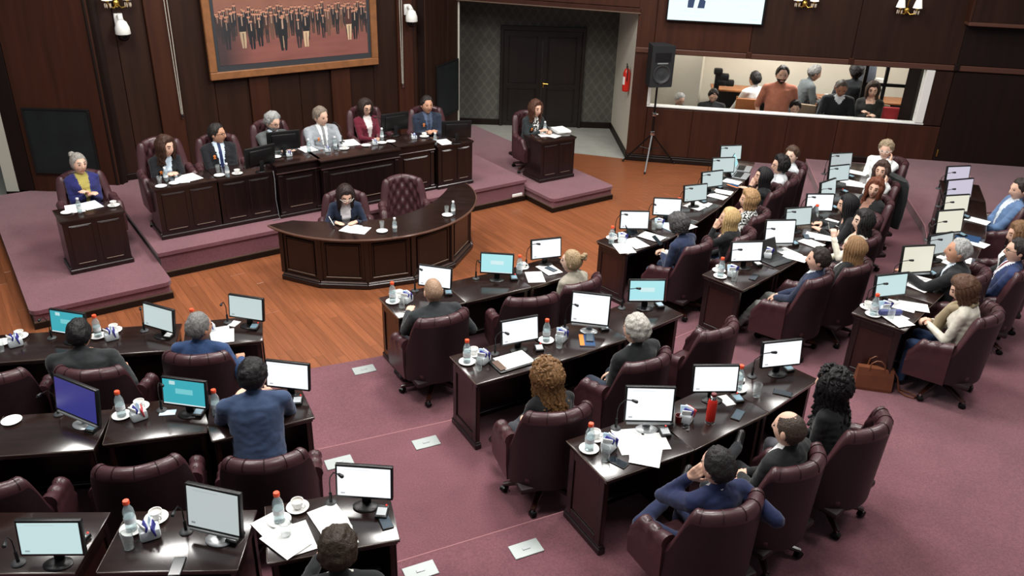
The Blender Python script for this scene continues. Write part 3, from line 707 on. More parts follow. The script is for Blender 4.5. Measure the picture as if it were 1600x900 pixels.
# presiding bench: three sections, the middle one standing proud
t = thing('presiding_bench', 'long dark panelled presiding bench in the middle of dais', 'bench', dp(0, 0, DZ), DAIS_A)
BH = .785
for (u0, u1, v) in ((-1.13, -.50, -.37), (-.52, .70, -.25), (.70, 1.36, -.34)):
    y0 = -v
    mb = MB(); mb.rbox(u0 - .02, u1 + .02, y0 - .03, y0 + .50, BH - .028, BH, .007); obj('bench_top', mb.mesh('bench_top', M_desktop, True, 30), t)
    mb = MB(); mb.box(u0, u1, y0, y0 + .04, BH - .13, BH - .028); mb.rbox(u0 - .012, u1 + .012, y0 - .022, y0 + .04, BH - .145, BH - .125, .005, 1, None, 1); obj('frieze', mb.mesh('frieze', [M_desk, M_deskred], False), t)
    mb = MB(); mb.box(u0 + .01, u1 - .01, y0 + .01, y0 + .04, .05, BH - .14); fb = obj('front_panel', mb.mesh('front', M_desk, False), t)
    front_relief(fb, u0 + .12, u1 - .12, .13, BH - .22, y0 + .01)
    for uu in (u0 + .015, u1 - .075):
        mb = MB(); mb.rbox(uu, uu + .06, y0 - .006, y0 + .02, .05, BH - .145, .006, seg=1); mb.rbox(uu - .004, uu + .064, y0 - .014, y0 + .02, BH - .19, BH - .165, .004, 0, None, 1); mb.rbox(uu - .006, uu + .066, y0 - .016, y0 + .02, .05, .09, .004, 0, None, 1); obj('pilaster', mb.mesh('pilaster', M_desk, False), t)
    mb = MB(); mb.rbox(u0 - .015, u1 + .015, y0 - .02, y0 + .06, 0, .05, .008, seg=1); obj('plinth', mb.mesh('plinth', M_desk, False), t)
    mb = MB(); mb.box(u0 + .02, u0 + .045, y0 + .04, y0 + .46, 0, BH - .03); obj('side_panel', mb.mesh('side', M_desk, False), t)
mb = MB(); mb.box(1.30, 1.325, .38, .80, 0, BH - .03); obj('side_panel', mb.mesh('side', M_desk, False), t)
# curved clerks' desk
CC = Vector((-2.13, 10.95)); t = thing('curved_desk', 'dark crescent-shaped clerks\' desk in front of the dais', 'desk', (CC.x, CC.y, 0), 0)
CDH = .72
def pol(r, a): return (r * math.cos(R(a)), r * math.sin(R(a)))
outer = [pol(1.60 - .04 * abs((a - 306) / 78) ** 3, a) for a in range(230, 387, 4)]
inner = [pol(.95 + .35 * abs((a - 308) / 78) ** 3, a) for a in range(382, 233, -4)]
mb = MB(); mb.prism(outer + inner, CDH - .028, CDH); mb.prism([(x * .985, y * .985) for x, y in outer] + inner, CDH - .05, CDH - .028)
top = obj('desktop', mb.mesh('desktop', M_desktop, False), t)
q = MB(); q.tube([(x, y, CDH - .012) for x, y in outer], .014, 6); obj('edge_moulding', q.mesh('edge', mat('polished_edge', rgb(92, 66, 56), .2, coat=.5)), top)
angs = [236, 258, 281, 304, 330, 357, 381]
for a, c in zip(angs[:-1], angs[1:]):
    A_ = Vector(pol(1.50, a)); B_ = Vector(pol(1.50, c)); d_ = (B_ - A_); L_ = d_.length; rz = math.atan2(d_.y, d_.x)
    base = obj('front_panel', (lambda m: (m.box(0, L_, 0, .03, .06, CDH - .05), m)[1])(MB()).mesh('facet', M_desk, False), t, (A_.x, A_.y, 0), rz)
    q = MB(); q.rbox(.09, L_ - .09, -.014, .0, .16, CDH - .13, .008, seg=1); pnl = obj('raised_panel', q.mesh('raised', M_desk, False), base)
    for x0, x1, z0, z1, mm in ((.07, L_ - .07, .14, .155, M_edge), (.07, L_ - .07, CDH - .125, CDH - .11, M_desk), (.07, .085, .155, CDH - .125, M_desk), (L_ - .085, L_ - .07, .155, CDH - .125, M_desk)):
        q = MB(); q.rbox(x0, x1, -.02, 0, z0, z1, .004, seg=1); obj('moulding', q.mesh('m', mm, False), pnl)
    q = MB(); q.rbox(-.01, L_ + .01, -.055, .03, 0, .07, .01, seg=1); q.rbox(.0, L_, -.04, .03, .07, .09, .008, 1, None, 1); obj('plinth', q.mesh('plinth', [M_desk, mat('plinth_edge', rgb(62, 46, 40), .3)], False), base)
    q = MB(); q.rbox(-.03, .03, -.02, .02, .09, CDH - .05, .006, seg=1); obj('corner_post', q.mesh('post', M_desk, False), base)
# ------------------------------------------------------------------ people
def capsule(p0, p1, r0, r1, n=12, k=4):
    p0 = Vector(p0); p1 = Vector(p1); d = p1 - p0
    d = d.normalized() if d.length > 1e-6 else Vector((0, 0, 1))
    up = Vector((0, 0, 1)) if abs(d.z) < .9 else Vector((1, 0, 0)); a = d.cross(up).normalized(); b_ = d.cross(a).normalized()
    rings = []
    for i in range(k + 1):
        t = PI / 2 * (1 - i / k) * .97; rings.append((p0 - d * r0 * math.sin(t), r0 * math.cos(t)))
    for i in range(k + 1):
        t = PI / 2 * (i / k) * .97; rings.append((p1 + d * r1 * math.sin(t), r1 * math.cos(t)))
    return [[tuple(c + r * (math.cos(2 * PI * j / n) * a + math.sin(2 * PI * j / n) * b_)) for j in range(n)] for c, r in rings]
def voxel(mb, size, smooth=2, factor=.5):
    me = bpy.data.meshes.new('tmp'); me.from_pydata(mb.v, [], mb.f)
    o = bpy.data.objects.new('tmp', me); C.objects.link(o)
    m = o.modifiers.new('r', 'REMESH'); m.mode = 'VOXEL'; m.voxel_size = size
    s = o.modifiers.new('s', 'SMOOTH'); s.iterations = smooth; s.factor = factor
    dg = bpy.context.evaluated_depsgraph_get(); dg.update()
    ev = o.evaluated_get(dg); e = ev.to_mesh()
    nv = len(e.vertices); co = np.empty(nv * 3, np.float32); e.vertices.foreach_get('co', co)
    nr = np.empty(nv * 3, np.float32); e.vertices.foreach_get('normal', nr); voxel.normals = nr.reshape(-1, 3)
    fs = [tuple(p.vertices) for p in e.polygons]
    ev.to_mesh_clear(); bpy.data.objects.remove(o); bpy.data.meshes.remove(me)
    return co.reshape(-1, 3), fs
def make_hand(curl, spread=.012):
    """right hand: wrist at origin, fingers along +Y, palm facing -Z, thumb on -X"""
    mb = MB()
    mb.loft(capsule((0, -.02, 0), (0, .015, 0), .024, .028))
    for x in (-.028, -.01, .01, .027): mb.loft(capsule((x * .55, .015, 0), (x, .075, 0), .018, .0145))
    L = {-.030: .068, -.010: .078, .011: .073, .030: .057}
    for x, l in L.items():
        p = Vector((x, .078, .0)); a = 0
        for seg, f_ in enumerate((.45, .32, .23)):
            a -= curl * (.8 if seg == 0 else 1.0); q = p + Vector((x * .12, math.cos(a), math.sin(a))) * l * f_
            mb.loft(capsule(p, q, .0105 - .001 * seg, .0098 - .001 * seg, 8, 3)); p = q
    p = Vector((-.02, .012, -.006))
    for l, dx, dy, dz, r in ((.045, -.72, .62, -.25, .0145), (.032, -.45, .85, -.3, .0118), (.026, -.2, .92, -.35, .0105)):
        q = p + Vector((dx, dy, dz)).normalized() * l; mb.loft(capsule(p, q, r, r * .93, 8, 3)); p = q
    return voxel(mb, .0062, 1, .5)
HANDS = {'relax': make_hand(.45), 'flat': make_hand(.12), 'grip': make_hand(.85)}
def headgeo(fem=0):
    """sculpted head, centre at origin, face towards +Y; returns (point function, grid)"""
    a, b_, c = (.073, .094, .114) if fem else (.077, .097, .119)
    def pt(th, ph):
        dx, dy, dz = math.sin(th) * math.sin(ph), math.sin(th) * math.cos(ph), math.cos(th)
        x, y, z = a * dx, b_ * dy, c * dz
        if z < .01:
            q = (.01 - z) / (c + .01); x *= 1 - (.30 if fem else .22) * q ** 1.6
            if y < 0: y *= 1 - .35 * q
            else: y *= 1 - .05 * q
        if z > .03: q = (z - .03) / c; x *= 1 + .03 * q
        if y < 0 and z > -.03: y *= 1.08
        if y > 0:
            fx = abs(x)
            y *= 1 - .06 * math.exp(-((fx - .05) / .02) ** 2)
            y += (.017 if fem else .021) * math.exp(-((x / .012) ** 2 + ((z + .026) / .016) ** 2)) + .012 * math.exp(-((x / .010) ** 2 + ((z - .0) / .024) ** 2))
            y -= .011 * math.exp(-(((fx - .031) / .015) ** 2 + ((z - .010) / .012) ** 2))
            y += .005 * math.exp(-(((fx - .028) / .022) ** 2 + ((z - .033) / .009) ** 2))
            y += .006 * math.exp(-((x / .020) ** 2 + ((z + .062) / .009) ** 2)) - .004 * math.exp(-((x / .02) ** 2 + ((z + .078) / .006) ** 2))
            y += .011 * math.exp(-((x / .022) ** 2 + ((z + .098) / .016) ** 2)) + .004 * math.exp(-(((fx - .042) / .015) ** 2 + ((z + .025) / .02) ** 2))
        return x, y, z
    return pt
HG = [headgeo(0), headgeo(1)]
def head_mesh(fem, bald_beard=0, NL=26, NP=36):
    """verts, faces, material tags (0 skin, 6 lips, 7 eye, 8 brow/beard)"""
    pt = HG[fem]; vs = []; fs = []; tg = []
    for i in range(NL + 1):
        th = PI * (.02 + .96 * i / NL)
        for j in range(NP):
            # denser towards the face
            t = j / NP; ph = 2 * PI * t - .45 * math.sin(2 * PI * t)
            vs.append(pt(th, ph))
    for i in range(NL):
        for j in range(NP):
            f = (i * NP + j, (i + 1) * NP + j, (i + 1) * NP + (j + 1) % NP, i * NP + (j + 1) % NP); fs.append(f)
            cx = sum(vs[k][0] for k in f) / 4; cy = sum(vs[k][1] for k in f) / 4; cz = sum(vs[k][2] for k in f) / 4
            g = 0
            if cy > .05:
                if abs(cx) < .023 and -.070 < cz < -.054: g = 6
                elif .014 < abs(cx) < .046 and .022 < cz < .033: g = 8
            if bald_beard and cy > -.005 and cz < -.035 and not g:
                if not (abs(cx) < .02 and -.073 < cz < -.052) and (cz < -.045 or abs(cx) > .052): g = 8
            tg.append(g)
    fs.append(tuple(range(NP))); tg.append(0); fs.append(tuple(range(NL * NP, (NL + 1) * NP))[::-1]); tg.append(0)
    m = MB()
    for s in (-1, 1):
        m.ball((s * .031, .083, .010), (.0115, .007, .0048), 8, 5, 7)
        m.ball((s * (.073 if fem else .077), -.006, -.004), (.010, .020, .031), 8, 6, 0)
    o = len(vs); vs += m.v; fs += [tuple(k + o for k in f) for f in m.f]; tg += m.m
    return np.array(vs, np.float32), fs, tg
_HC = {}
def get_head(fem, beard):
    if (fem, beard) not in _HC: _HC[(fem, beard)] = head_mesh(fem, beard)
    return _HC[(fem, beard)]
def sm(x, a, b_):
    t = max(0, min(1, (x - a) / (b_ - a))); return t * t * (3 - 2 * t)
def make_hair(style, fem, seed):
    """hair as geometry in head space"""
    rng = random.Random(seed); pt = HG[fem]; mb = MB()
    th_n, ph_n = 38, 72
    P = dict(short=(.013, .0042), thick=(.021, .006), balding=(.005, .0015), bob=(.026, .004), long=(.017, .003), curly=(.030, .014), bun=(.010, .002), wavy=(.024, .006), stub=(.0035, .0003), messy=(.026, .008))[style]
    front = {'balding': .095, 'bob': .066, 'stub': .085, 'short': .084, 'thick': .080}.get(style, .074)
    def line(ph):
        f = abs(((ph + PI) % (2 * PI)) - PI) / PI          # 0 front, 1 back
        side = -.02 if style in ('short', 'balding', 'stub', 'thick') else -.06
        back = -.070 if style in ('short', 'balding', 'thick', 'stub', 'bun') else -.10
        if f < .34: return front + (.0 - front + .03) * sm(f, .16, .34)
        if f < .46: return .03 + (side - .03) * sm(f, .34, .46)
        return side + (back - side) * sm(f, .46, .75)
    vs = []; ok = []
    for i in range(th_n + 1):
        th = PI * (.012 + .80 * i / th_n)
        for j in range(ph_n):
            ph = 2 * PI * j / ph_n; x, y, z = pt(th, ph); m = z - line(ph)
            if style in ('balding', 'stub') :
                rr = math.hypot(x / .075, (y - .02) / .085)
                if z > .055: m = min(m, (rr - .64) * .09) if style == 'balding' else m
            t = P[0] * sm(m, -.004, .045 if style in ('short', 'thick', 'balding', 'stub') else .03)
            nz = mnoise.noise(Vector((x * 40 + seed, y * 40, z * 14))) * P[1] * 1.6 + mnoise.noise(Vector((x * 95, y * 95 + seed, z * 30))) * P[1] + mnoise.noise(Vector((x * 210, y * 210, z * 45 + seed))) * min(P[1], .004) * .9
            n = Vector((x / .075 ** 2, y / .095 ** 2, z / .115 ** 2)).normalized()
            if style in ('thick', 'bob', 'wavy', 'messy') and z > .04: t *= 1.25
            q = Vector((x, y, z)) + n * ((t + nz * (1 if m > .006 else 0)) if m > -.006 else -.004)
            vs.append(tuple(q)); ok.append(m > -.012)
    mb.v = vs
    for i in range(th_n):
        for j in range(ph_n):
            f = (i * ph_n + j, (i + 1) * ph_n + j, (i + 1) * ph_n + (j + 1) % ph_n, i * ph_n + (j + 1) % ph_n)
            if any(ok[k] for k in f): mb.f.append(f); mb.m.append(0)
    if any(ok[k] for k in range(ph_n)): mb.f.append(tuple(range(ph_n))); mb.m.append(0)
    def strands(n, f0, f1, L, wav, r0, r1, out=.012, freq=2.2):
        for k in range(n):
            f = f0 + (f1 - f0) * (k + .5 + rng.uniform(-.3, .3)) / n; ph = f * PI * (1 if k % 2 else -1)
            z0 = .055 if k % 3 else .02
            pts = []; rr = []; Lk = L * rng.uniform(.82, 1.05); ph0 = rng.random() * 6.3; thA = .22 + .35 * rng.random()
            for i in range(5):                 # combed over the scalp from the crown
                t = i / 4; th = thA + (1.52 - thA) * t; x, y, z = pt(th, ph); nn = Vector((x / .075 ** 2, y / .095 ** 2, z / .115 ** 2)).normalized()
                q = Vector((x, y, z)) + nn * (out * (.45 + .55 * t) + .004 * (k % 3)); w = wav * .4 * t
                pts.append(tuple(q + Vector((math.cos(ph0 + t * 5), math.sin(ph0 + t * 5), 0)) * w)); rr.append(r0 * (.55 + .45 * t))
            for i in range(1, 7):              # then hanging freely
                t = i / 6; z = .008 - (Lk - .05) * t; zc = max(z, -.045); th = math.acos(max(-1, min(1, zc / .119))); x, y, _ = pt(th, ph)
                h = Vector((x, y, 0)); hn = h.normalized() if h.length > 1e-4 else Vector((0, -1, 0)); h = h + hn * (out + .004 * (k % 3))
                if z < -.07: h.y -= .02 * sm(-z, .07, .2); h += hn * .02 * sm(-z, .1, .3)
                h += Vector((math.cos(ph0 + 5 + t * 6.3 * freq), math.sin(ph0 + 5 + t * 6.3 * freq), 0)) * wav * (.4 + .9 * t)
                pts.append((h.x, h.y, z)); rr.append(r0 + (r1 - r0) * t)
            mb.tube(pts, rr, 6)
    if style == 'long': strands(60, .30, 1.0, .30, .005, .016, .009)
    if style == 'wavy': strands(56, .30, 1.0, .28, .012, .018, .011)
    if style == 'curly': strands(80, .30, 1.0, .34, .022, .016, .011, .022, 2.8)
    if style == 'bob': strands(54, .30, 1.0, .165, .005, .018, .011)
    if style == 'messy': strands(40, .34, 1.0, .12, .009, .017, .010)
    if style == 'curly':
        for k in range(150):
            th = math.acos(rng.uniform(-.15, 1)); ph = rng.uniform(-PI, PI); x, y, z = pt(th, ph)
            if z < line(ph) + .02: continue
            n = Vector((x / .075 ** 2, y / .095 ** 2, z / .115 ** 2)).normalized(); c0 = Vector((x, y, z)) + n * .03; a = n.orthogonal().normalized(); bq = n.cross(a); w0 = rng.uniform(0, 6.3)
            mb.tube([c0 + (a * math.cos(w0 + t * .9) + bq * math.sin(w0 + t * .9)) * .016 + n * (.010 * math.sin(t * 1.3)) - Vector((0, 0, .004 * t)) for t in range(6)], [.009, .011, .011, .010, .008, .005], 5)
    if style == 'bun':
        for k in range(14):
            a = k * .9; mb.ball((.018 * math.cos(a), -.118 - .012 * math.sin(a * 1.7), .075 + .018 * math.sin(a)), (.022, .018, .020), 7, 5)
    return mb
def ik(S, T, l1, l2, pole):
    S = Vector(S); T = Vector(T); d = T - S; L = d.length
    if L > (l1 + l2) * .995: T = S + d * ((l1 + l2) * .995 / L); d = T - S; L = d.length
    x = (l1 * l1 - l2 * l2 + L * L) / (2 * L); h = math.sqrt(max(0, l1 * l1 - x * x)); dn = d / L
    p = Vector(pole); p = p - dn * p.dot(dn); p = p.normalized() if p.length > 1e-5 else Vector((0, 0, -1))
    return S + dn * x + p * h, T
SKIN = {'light': rgb(214, 172, 150), 'tan': rgb(190, 142, 116), 'pale': rgb(224, 188, 168), 'brown': rgb(150, 105, 82)}
def cmat(prefix, c, rough=.85, sheen=.15):
    n = '%s_%d_%d_%d' % ((prefix,) + tuple(c)); return mat(n, rgb(*c), rough, noise=.12, nscale=(14, 14, 14), bump=.35, bscale=16, sheen=sheen, spec=.25)
def pattern_mat(name, a, b_, sc, thr=.5):
    if name in MATS: return MATS[name]
    m = mat(name, rgb(*a), .85); nt = m.node_tree; tc = nt.nodes.new('ShaderNodeTexCoord'); n = nt.nodes.new('ShaderNodeTexNoise'); n.inputs['Scale'].default_value = sc; n.inputs['Detail'].default_value = 1
    nt.links.new(tc.outputs['Object'], n.inputs['Vector']); r_ = nt.nodes.new('ShaderNodeValToRGB'); r_.color_ramp.interpolation = 'CONSTANT'
    r_.color_ramp.elements[0].color = rgb(*a); r_.color_ramp.elements[1].position = thr; r_.color_ramp.elements[1].color = rgb(*b_)
    nt.links.new(n.outputs['Fac'], r_.inputs[0]); nt.links.new(r_.outputs[0], nt.nodes['Principled BSDF'].inputs['Base Color']); return m
def person(label, px, z0, face, S=1.0, fem=0, lean=0, hunch=0, twist=0, yaw=0, pitch=0, roll=0, hands=('lap', 'lap'), legs='std', top=(25, 26, 30), shirt=None, tie=None,
           pants=(24, 25, 30), skin='light', hair='short', hcol=(35, 28, 24), beard=0, glasses=0, sit=.375, vox=.0145, stand=0, bulk=1.0, shoes=(20, 18, 18), at=None, sleeve=1, group=None, topmat=None, seed=None, vneck=.17,
           hs=1.12, ribbon=0):
    """px: pixel of the head's centre in the photograph (or at=(x, y) of the hips); face: world heading in degrees"""
    seed = seed if seed is not None else (sum(map(ord, label)) % 997)
    rz = R(face - 90)
    if not stand: S *= .93
    base = (sit / S + .085) if not stand else (.86)
    pel = Vector((0, 0, base))
    la = R(lean); ha = R(hunch); tw = R(twist)
    spine = []; p = Vector(pel); N = 11; LEN = .50
    for i in range(N + 1):
        t = i / N; spine.append((Vector(p), la + ha * t, tw * t))
        a = la + ha * t; p = p + Vector((0, math.sin(a), math.cos(a))) * (LEN / N)
    def frame(t):
        k = min(N, max(0, t * N)); i = int(k); f = k - i; j = min(N, i + 1)
        return spine[i][0].lerp(spine[j][0], f), spine[i][1] * (1 - f) + spine[j][1] * f, spine[i][2] * (1 - f) + spine[j][2] * f
    def tp(x, y, t):
        """torso point: x sideways, y forward, t along the spine 0..1(+)"""
        c, a, w = frame(t); ex = max(0, t - 1) * LEN; ey = min(0, t) * LEN
        X = Vector((math.cos(w), math.sin(w), 0)); Y = Vector((-math.sin(w) * math.cos(a), math.cos(w) * math.cos(a), -math.sin(a))); Z = Vector((0, math.sin(a), math.cos(a)))
        return c + X * x + Y * y + Z * (ex + ey)
    SW = (.160 if fem else .190) * (1 + (bulk - 1) * .5)
    prims = []; mb = MB()
    def cap(a, b_, r0, r1, g): mb.loft(capsule(a, b_, r0, r1)); prims.append((Vector(a), Vector(b_), r0, r1, g))
    prof = [(-.19, .13, .10, 0), (-.08, .170, .13, 0), (.06, .172, .134, .0), (.3, .166, .128, .005), (.5, .172, .130, .005), (.72, .182, .130, .0), (.87, .184, .114, -.008), (.96, .145, .092, -.012), (1.03, .075, .066, -.010)]
    rings = []
    for t, rx, ry, oy in prof:
        k = bulk if .0 < t < .9 else 1 + (bulk - 1) * .4
        if fem and .55 < t < .8: ry += .012; oy += .012
        if fem and .2 < t < .4: rx *= .93
        rings.append([tuple(tp(rx * k * math.cos(2 * PI * j / 20), ry * (k if j else k) * math.sin(2 * PI * j / 20) + oy + (.03 * (bulk - 1) * 3 if (.1 < t < .6 and 0 < j < 10) else 0), t)) for j in range(20)])
    mb.loft(rings)
    for i in range(6):
        t0, t1 = i / 6 * .95, (i + 1) / 6 * .95; prims.append((tp(-.06, 0, t0), tp(.06, 0, t0), .115 * bulk, .115 * bulk, 1)); prims.append((tp(0, 0, t0), tp(0, 0, t1), .13, .13, 1))
    neck0 = tp(0, -.008, 1.0); cN, aN, wN = frame(1)
    # head: keeps its own pitch, follows the torso's turn plus yaw
    hy = wN + R(yaw); hp = R(pitch) 
    ndir = Vector((-math.sin(hy) * math.sin(aN * .55), math.cos(hy) * math.sin(aN * .55), math.cos(aN * .55)))
    hc = neck0 + ndir * .148 + Vector((-math.sin(hy), math.cos(hy), 0)) * (.018 - .045 * math.sin(hp))
    HM = TR(*hc) @ RZ(hy) @ Matrix.Rotation(hp, 4, 'X') @ Matrix.Rotation(R(roll), 4, 'Y') @ Matrix.Scale(hs, 4)
    cap(neck0 - Vector((0, 0, .03)), HM @ Vector((0, -.022, -.05)), .054 if not fem else .045, .050 if not fem else .042, 0)
    sh = []
    for s in (-1, 1):
        P_ = tp(s * SW, -.005, .885); sh.append(P_); cap(tp(s * .06, -.008, .94), P_, .066, .066 if not fem else .056, 1)
    sz = sit / S
    T = {'lap': lambda s: (s * .045, .27, sz + .19), 'thigh': lambda s: (s * .11, .30, sz + .20), 'desk': lambda s: (s * .14, .43, .735 / S), 'deskc': lambda s: (s * .045, .40, .745 / S),
         'arm': lambda s: (s * .29, .20, .69 / S), 'chin': lambda s: HM @ Vector((s * .03, .15, -.13)), 'cheek': lambda s: HM @ Vector((s * .085, .13, -.11)), 'cross': lambda s: tp(s * .015, .215, .54),
         'side': lambda s: (s * .27, .03, base - .12), 'crossarm': lambda s: tp(s * .01, .20, .60), 'phone': lambda s: (s * .04, .33, sz + .30), 'down': lambda s: (s * .25, .02, .80), 'point': lambda s: (s * .10, .50, .78 / S),
         'back': lambda s: (s * .36, -.06, .66 / S), 'work': lambda s: (s * .12, .36, 1.05), 'up': lambda s: tp(s * .17, .27, .85), 'clasp': lambda s: tp(s * .035, .24, .50)}
    hand_xf = []
    for s, h in zip((-1, 1), hands):
        S_ = sh[0] if s < 0 else sh[1]
        tgt = T[h](s) if isinstance(h, str) else h
        pole = (s * .55, -.45, -.75) if h not in ('chin', 'cheek', 'up') else (s * .5, .2, -1)
        E, W_ = ik(S_, tgt, .285, .245, pole)
        tg_ = 1; cap(S_, E, .064 * (1 + (bulk - 1) * .5) if not fem else .052, .053 if not fem else .043, 1)
        if sleeve == 1: cap(E, W_, .052 if not fem else .043, .040 if not fem else .034, 1); w2 = W_
        else:
            cap(E, W_, .038, .028, 0); prims[-1] = (E, W_, .038, .028, 0)
        fd = (W_ - E).normalized(); up = Vector((0, 0, 1))
        if h in ('lap', 'cross', 'crossarm', 'phone', 'clasp', 'deskc'): up = Vector((s * .5, -.2, .8))
        if h in ('chin', 'cheek', 'up'): up = Vector((s * .9, -.4, .1)); fd = (fd + Vector((0, -.25, .3))).normalized()
        if h in ('desk', 'arm', 'thigh', 'point'): fd = Vector((fd.x - s * .1, fd.y, fd.z * .25)).normalized()
        X = fd.cross(up).normalized(); Z = X.cross(fd).normalized()
        HX = Matrix((X, fd, Z)).transposed().to_4x4(); HX.translation = W_ + fd * .012
        hand_xf.append((s, HX, 'flat' if h in ('desk', 'thigh') else ('grip' if h in ('phone', 'clasp', 'up') else 'relax')))
    # legs
    feet = []
    for s in (-1, 1):
        hip = pel + Vector((s * .085, .02, -.01))
        fz = .055
        if stand: K, F = hip + Vector((s * .01, .02, -.41)), Vector((s * .11, .0, fz + .02))
        elif legs == 'cross' and s > 0:
            K = hip + Vector((-.06, .40, .10)); F = K + Vector((-.20, .15, -.32))
        elif legs == 'ankle' and s < 0:     # ankle resting on the other knee
            K = hip + Vector((-.20, .36, .06)); F = hip + Vector((.24, .46, .13))
        elif legs == 'under': K, F = hip + Vector((s * .05, .40, .02)), Vector((s * .13, .22, fz))
        elif legs == 'wide': K, F = hip + Vector((s * .14, .38, .02)), Vector((s * .24, .36, fz))
        elif legs == 'out': K, F = hip + Vector((s * .05, .40, .01)), Vector((s * .12, .66, fz))
        else: K, F = hip + Vector((s * .045, .40, .015)), Vector((s * .13, .44, fz))
        cap(hip, K, .085 * (1 + (bulk - 1) * .4), .060, 3); cap(K, F + Vector((0, 0, .03)), .056, .042, 3)
        fdir = Vector((s * .18, 1, 0)).normalized()
        if legs == 'ankle' and s < 0: fdir = Vector((.55, .25, .55)).normalized()
        if legs == 'cross' and s > 0: fdir = Vector((-.1, .9, -.35)).normalized()
        cap(F, F + fdir * .14, .040, .032, 4)
    co, fs = voxel(mb, vox / 1.0, 3, .5)
    nf = len(fs); idx = np.array([list(f)[:3] for f in fs]); ctr = co[idx].mean(1)
    best = np.full(nf, 9e9); tagv = np.zeros(nf, int)
    for a, b_, r0, r1, g in prims:
        a = np.array(a); ab = np.array(b_) - a; L2 = ab @ ab + 1e-12; t = np.clip(((ctr - a) @ ab) / L2, 0, 1)
        dd = np.linalg.norm(ctr - a - t[:, None] * ab, axis=1) - (r0 + (r1 - r0) * t)
        k = dd < best; best[k] = dd[k]; tagv[k] = g
    # folds of the cloth
    nrm = voxel.normals; cloth = np.zeros(len(co), bool)
    for f, g in zip(fs, tagv):
        if g in (1, 2, 3): cloth[list(f)] = True
    fold = np.zeros(len(co), np.float32)
    for i in np.nonzero(cloth)[0]:
        x, y, z = co[i]; q = mnoise.noise((x * 7 + seed, y * 7, z * 17)); fold[i] = .010 * (abs(q) - .22) + .003 * mnoise.noise((x * 28, y * 28 + seed, z * 34))
    co = co + nrm * fold[:, None]
    # neck only above the collar, shirt front as a V
    c1, a1, w1 = frame(1); Zs = np.array((0, math.sin(a1), math.cos(a1))); hgt = (ctr - np.array(c1)) @ Zs
    tagv[(tagv == 0) & (hgt < .012) & (np.linalg.norm(ctr - np.array(c1), axis=1) < .13)] = 1
    if shirt is not None or vneck:
        X = np.array((math.cos(w1), math.sin(w1), 0)); Y = np.array((-math.sin(w1) * math.cos(a1), math.cos(w1) * math.cos(a1), -math.sin(a1)))
        lx = (ctr - np.array(c1)) @ X; ly = (ctr - np.array(c1)) @ Y
        V = (tagv == 1) & (ly > .0) & (hgt < .06) & (hgt > -vneck * 2) & (np.abs(lx) < .012 + .062 * np.clip((hgt + vneck * 2) / (vneck * 2), 0, 1))
        if shirt is not None:
            tagv[V] = 2
            if tie is not None: tagv[V & (np.abs(lx - 0) < .021)] = 5
        elif fem: tagv[V & (hgt > -.06)] = 0
    mats = [mat('skin_' + skin, SKIN[skin], .5, noise=.06, nscale=(20, 20, 20), spec=.3), topmat or cmat('cloth', top), cmat('shirt', shirt or top), cmat('trousers', pants), mat('shoe_%d' % shoes[0], rgb(*shoes), .35),
            cmat('tie', tie or (40, 40, 60), .5), mat('lips_' + skin, tuple(c * k for c, k in zip(SKIN[skin][:3], (.72, .48, .48))) + (1,), .4), mat('eye', rgb(34, 26, 24), .2), mat('hair_%d_%d_%d' % tuple(hcol), rgb(*hcol), .5, noise=.38, nscale=(110, 110, 30), bump=.6, bscale=140, spec=.35)]
    V = [co]; F = list(fs); G = list(tagv)
    off = len(co)
    hv, hf, ht = get_head(fem, beard); hm = np.array(HM); V.append(hv @ hm[:3, :3].T + hm[:3, 3]); F += [tuple(k + off for k in f) for f in hf]; G += ht; off += len(hv)
    for s, HX, kind in hand_xf:
        v, f = HANDS[kind]; v = v.copy(); k_ = 1.02 if not fem else .93; v *= k_
        if s < 0: v[:, 0] *= -1; f = [tuple(reversed(q)) for q in f]
        hx = np.array(HX); V.append(v @ hx[:3, :3].T + hx[:3, 3]); F += [tuple(k + off for k in q) for q in f]; G += [0] * len(f); off += len(v)
    V = np.concatenate(V) * S
    # where the person sits
    hcS = hc * S
    if at is None:
        w_ = U(px[0], px[1], z0 + hcS.z); rot = Matrix.Rotation(rz, 2); o2 = rot @ Vector((hcS.x, hcS.y)); loc = Vector((w_.x - o2.x, w_.y - o2.y, z0))
    else: loc = Vector((at[0], at[1], z0))
    me = bpy.data.meshes.new('person_body'); me.from_pydata(V.tolist(), [], F)
    for m in mats: me.materials.append(m)
    me.polygons.foreach_set('material_index', G); me.polygons.foreach_set('use_smooth', [True] * len(F)); me.update()
    o = obj('person', me, None, loc, rz); tag(o, label, 'person', group)
    if hair:
        hb = make_hair(hair, fem, seed); k_ = 1.0
        hme = hb.mesh('hair', mats[8], True, 80); ho = obj('hair', hme, o, mx=Matrix.Scale(S, 4) @ HM if False else Matrix.Diagonal((S, S, S, 1)) @ HM)
    if glasses:
        gb = MB()
        for s in (-1, 1):
            gb.tube([(s * .031 + .021 * math.cos(2 * PI * k / 14), .100, .010 + .015 * math.sin(2 * PI * k / 14)) for k in range(15)], .0026, 5, caps=False)
            gb.tube([(s * .052, .099, .014), (s * .074, .07, .014), (s * .079, .0, .010)], .0026, 5)
        gb.tube([(-.010, .102, .013), (.010, .102, .013)], .0026, 5)
        obj('glasses', gb.mesh('glasses', M_black if glasses == 1 else M_white), o, mx=Matrix.Diagonal((S, S, S, 1)) @ HM)
